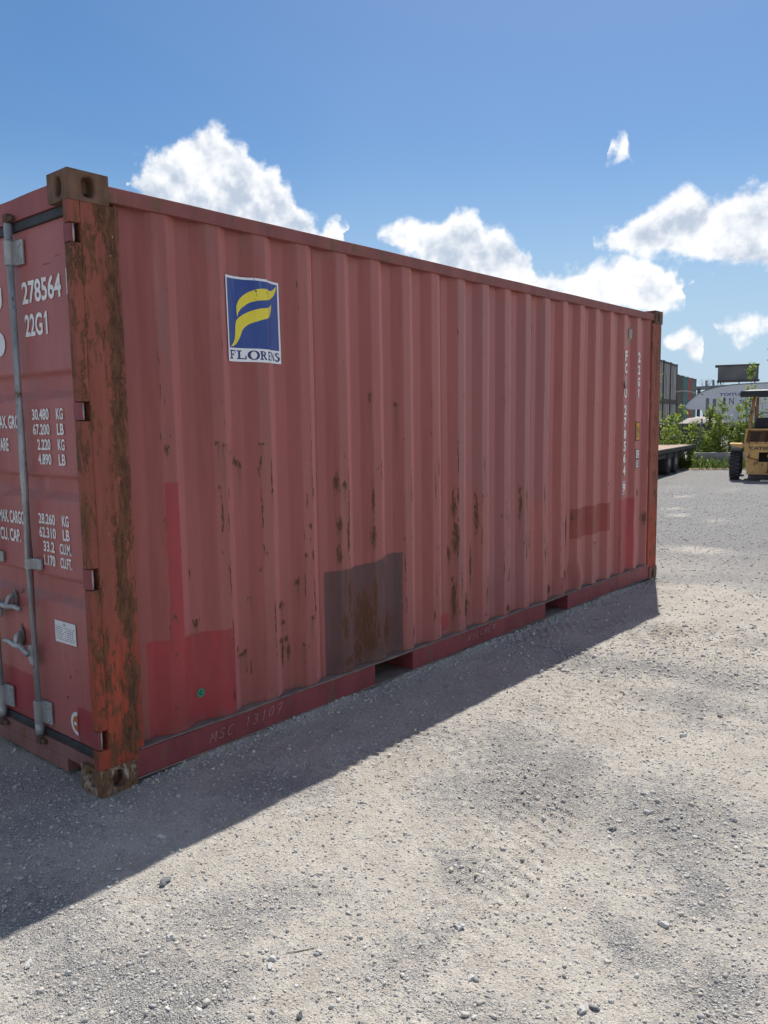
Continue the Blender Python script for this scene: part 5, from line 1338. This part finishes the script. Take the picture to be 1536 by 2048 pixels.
# stacked containers in the distance
def mini_container(col_mat, label, x, y, z, ang, group, trim):
    """end face at local x=0 facing +x; width along local y"""
    t = thing('stacked_container', label, 'container', (x, y, z), ang, group)
    b = MB(); n = 9; w = 2.30
    vs = []
    prof_ = []
    for k in range(n):
        y0 = -w / 2 + w * k / n; q = w / n
        prof_ += [(0, y0), (0, y0 + q * .35), (-.045, y0 + q * .5), (-.045, y0 + q * .85)]
    prof_.append((0, w / 2))
    fs = []
    for (px, py) in prof_: vs += [(px - .06, py, .16), (px - .06, py, 2.44)]
    for k in range(len(prof_) - 1): fs.append((2*k, 2*k+2, 2*k+3, 2*k+1))
    b.add(vs, fs).build('end_panel', col_mat, t)
    MB().box(-6.05, -.14, -1.20, 1.20, .10, 2.52).build('body', col_mat, t)
    for s in (-1, 1):
        MB().box(-.13, 0, s * 1.22 - .07 if s > 0 else -1.22, 1.22 if s > 0 else -1.15, .118, 2.47).build('corner_post', trim, t)
        for zc in (0, 2.473): MB().box(-.17, .005, 1.06 if s > 0 else -1.225, 1.225 if s > 0 else -1.06, zc, zc + .116).build('corner_casting', M['bgsteel'], t)
    MB().box(-.12, -.02, -1.05, 1.05, .02, .158).build('sill', trim, t)
    MB().box(-.12, -.02, -1.05, 1.05, 2.442, 2.56).build('header', trim, t)
    for yy in (-.75, -.3, .3, .75): MB().tube([(.0, yy, .1), (.0, yy, 2.5)], .02, 6).build('lock_rod', M['greysteel'], t)
    return t
def cpaint(name, col): return weathered(name, col, .2, .7, 1.5, .12, (.14, .09, .06), stretch=(1, 1, .3), dirt=.4)
cGrey = cpaint('stack_grey', (.42, .415, .385)); cTeal = cpaint('stack_teal', (.055, .26, .235)); cRed = cpaint('stack_red', (.46, .10, .075)); cBrown = cpaint('stack_brown', (.12, .09, .075)); cTeal2 = cpaint('stack_grey_teal', (.13, .27, .235)); cWhite = cpaint('stack_offwhite', (.46, .43, .38))
wdir = (RT * .49 + FW * .87).normalized(); ndir = (RT * .87 - FW * .49).normalized(); ang = math.atan2(ndir.y, ndir.x)
A1 = Vector((-17.764, 54.158, 0))
colsA = [('first', 2, 0), ('second', 1, 1), ('third', 0, 2)]
LA = {(0, 0): 'grey container at the bottom right of the near grey stack', (0, 1): 'grey weathered container on top at the right of the near stack',
      (1, 0): 'off white container at the bottom middle of the near grey stack', (1, 1): 'grey weathered container on top in the middle of the near stack',
      (2, 0): 'grey container at the bottom left of the near stack beside the red container edge', (2, 1): 'grey container on top at the left of the near stack beside the red container edge'}
for i in range(3):
    p = A1 - wdir * (1.24 + i * 2.50)
    for lv in range(2):
        mini_container(cWhite if (i == 1 and lv == 0) else cGrey, LA[(i, lv)], p.x, p.y, lv * 2.60, ang, 'grey stacked containers', M['bgsteel'])
B1 = Vector((-24.434, 76.976, 0))
names = [('grey teal', cTeal2), ('red', cRed), ('bright teal', cTeal), ('dark brown', cBrown)]
for i, (nm, mt) in enumerate(names):
    p = B1 - wdir * (1.24 + i * 2.50)
    for lv in range(2):
        mini_container(mt, '%s container %s the far stack behind the white trailer nose' % (nm, 'on top of' if lv else 'at the bottom of'), p.x, p.y, lv * 2.60, ang, 'coloured stacked containers', mt if i else M['bgsteel'])

# elevated steel rack with a dark boxed unit on it
RK = thing('steel_rack', 'long elevated dark steel rack with short posts behind the white trailer', 'rack', (-11.964, 41.299, 0), RZ + R(4))
for y in (0, 1.6):
    MB().hexa([(-.1, y, 3.02), (6.2, y, 3.20), (6.2, y + .14, 3.20), (-.1, y + .14, 3.02), (-.1, y, 3.16), (6.2, y, 3.36), (6.2, y + .14, 3.36), (-.1, y + .14, 3.16)]).build('beam', M['greysteel'], RK)
    for x in (.05, 3.0, 5.9): MB().box(x, x + .16, y, y + .14, 0, 3.05).build('column', M['bgsteel'], RK)
for x in (.42, .76, 3.42): MB().box(x, x + .11, .0, .11, 3.17 + x * .032, 3.45 + x * .04).build('short_post', M['greysteel'], RK)
for x in (1.2, 2.4, 4.4): MB().box(x, x + .12, .142, 1.598, 3.06 + x * .03, 3.15 + x * .03).build('cross_beam', M['bgsteel'], RK)
BX = thing('boxed_unit', 'dark grey box with overhanging flat roof standing on the steel rack', 'shed', (-11.187, 42.05, 3.30), RZ + R(2))
MB().box(.04, 1.98, .0, 1.5, .16, .90).build('wall', M['darkconcrete'], BX)
MB().box(-.10, 2.02, -.06, 1.56, .901, .955).build('roof', M['bgsteel'], BX)
MB().box(.0, 2.05, -.04, 1.54, .10, .159).build('base_plate', M['bgsteel'], BX)
for x in (.04, .16, 1.05, 1.8): MB().box(x, x + .05, .02, .07, -.06 + x * .02, .10).build('leg', M['bgsteel'], BX)

# lamp on a mast at the right edge
LM = thing('yard_lamp', 'dark blue lamp bracket on a mast at the right picture edge', 'lamp', (-9.82, 47.42, 0), RZ)
MB().tube([(.1, 0, 0), (.1, 0, 5.6)], [.09, .06], 8).build('mast', M['bgsteel'], LM)
for z in (4.68, 5.28): MB().hexa([(-.38, -.03, z), (.1, -.03, z + .06), (.1, .03, z + .06), (-.38, .03, z), (-.36, -.03, z + .05), (.1, -.03, z + .12), (.1, .03, z + .12), (-.36, .03, z + .05)]).build('bracket', M['bgsteel'], LM)
MB().lathe([(.16, 0), (.20, .08), (.12, .2)], (-.13, .1, 4.98), (0, -1, 0), 16).build('lamp_head', M['bluepaint'], LM, smooth=True)

# bare trees far off, beyond the stacks
for i, (u, D, h, lb) in enumerate(((-28.8, 92.0, 6.4, 'left of two faint bare trees far beyond the container stacks'), (-27.5, 93.2, 6.0, 'right of two faint bare trees far beyond the container stacks'))):
    t = thing('bare_tree', lb, 'tree', (u, D, 0), 0, 'far bare trees')
    b = MB(); rr = random.Random(i + 3)
    def grow(p, d, ln, r, lev):
        q = p + d * ln; b.tube([p, q], [r, r * .6], 4, False)
        if lev == 0: return
        for _ in range(3):
            nd = (d + Vector((rr.gauss(0, .4), rr.gauss(0, .4), rr.gauss(.1, .2)))).normalized(); grow(q, nd, ln * rr.uniform(.55, .8), r * .55, lev - 1)
    MB().tube([(0, 0, 0), (.05, 0, h * .38)], [.14, .10], 6).build('trunk', M['stem'], t)
    grow(Vector((.05, 0, h * .38)), Vector((0, 0, 1)), h * .2, .05, 4)
    b.build('crown', M['stem'], t)
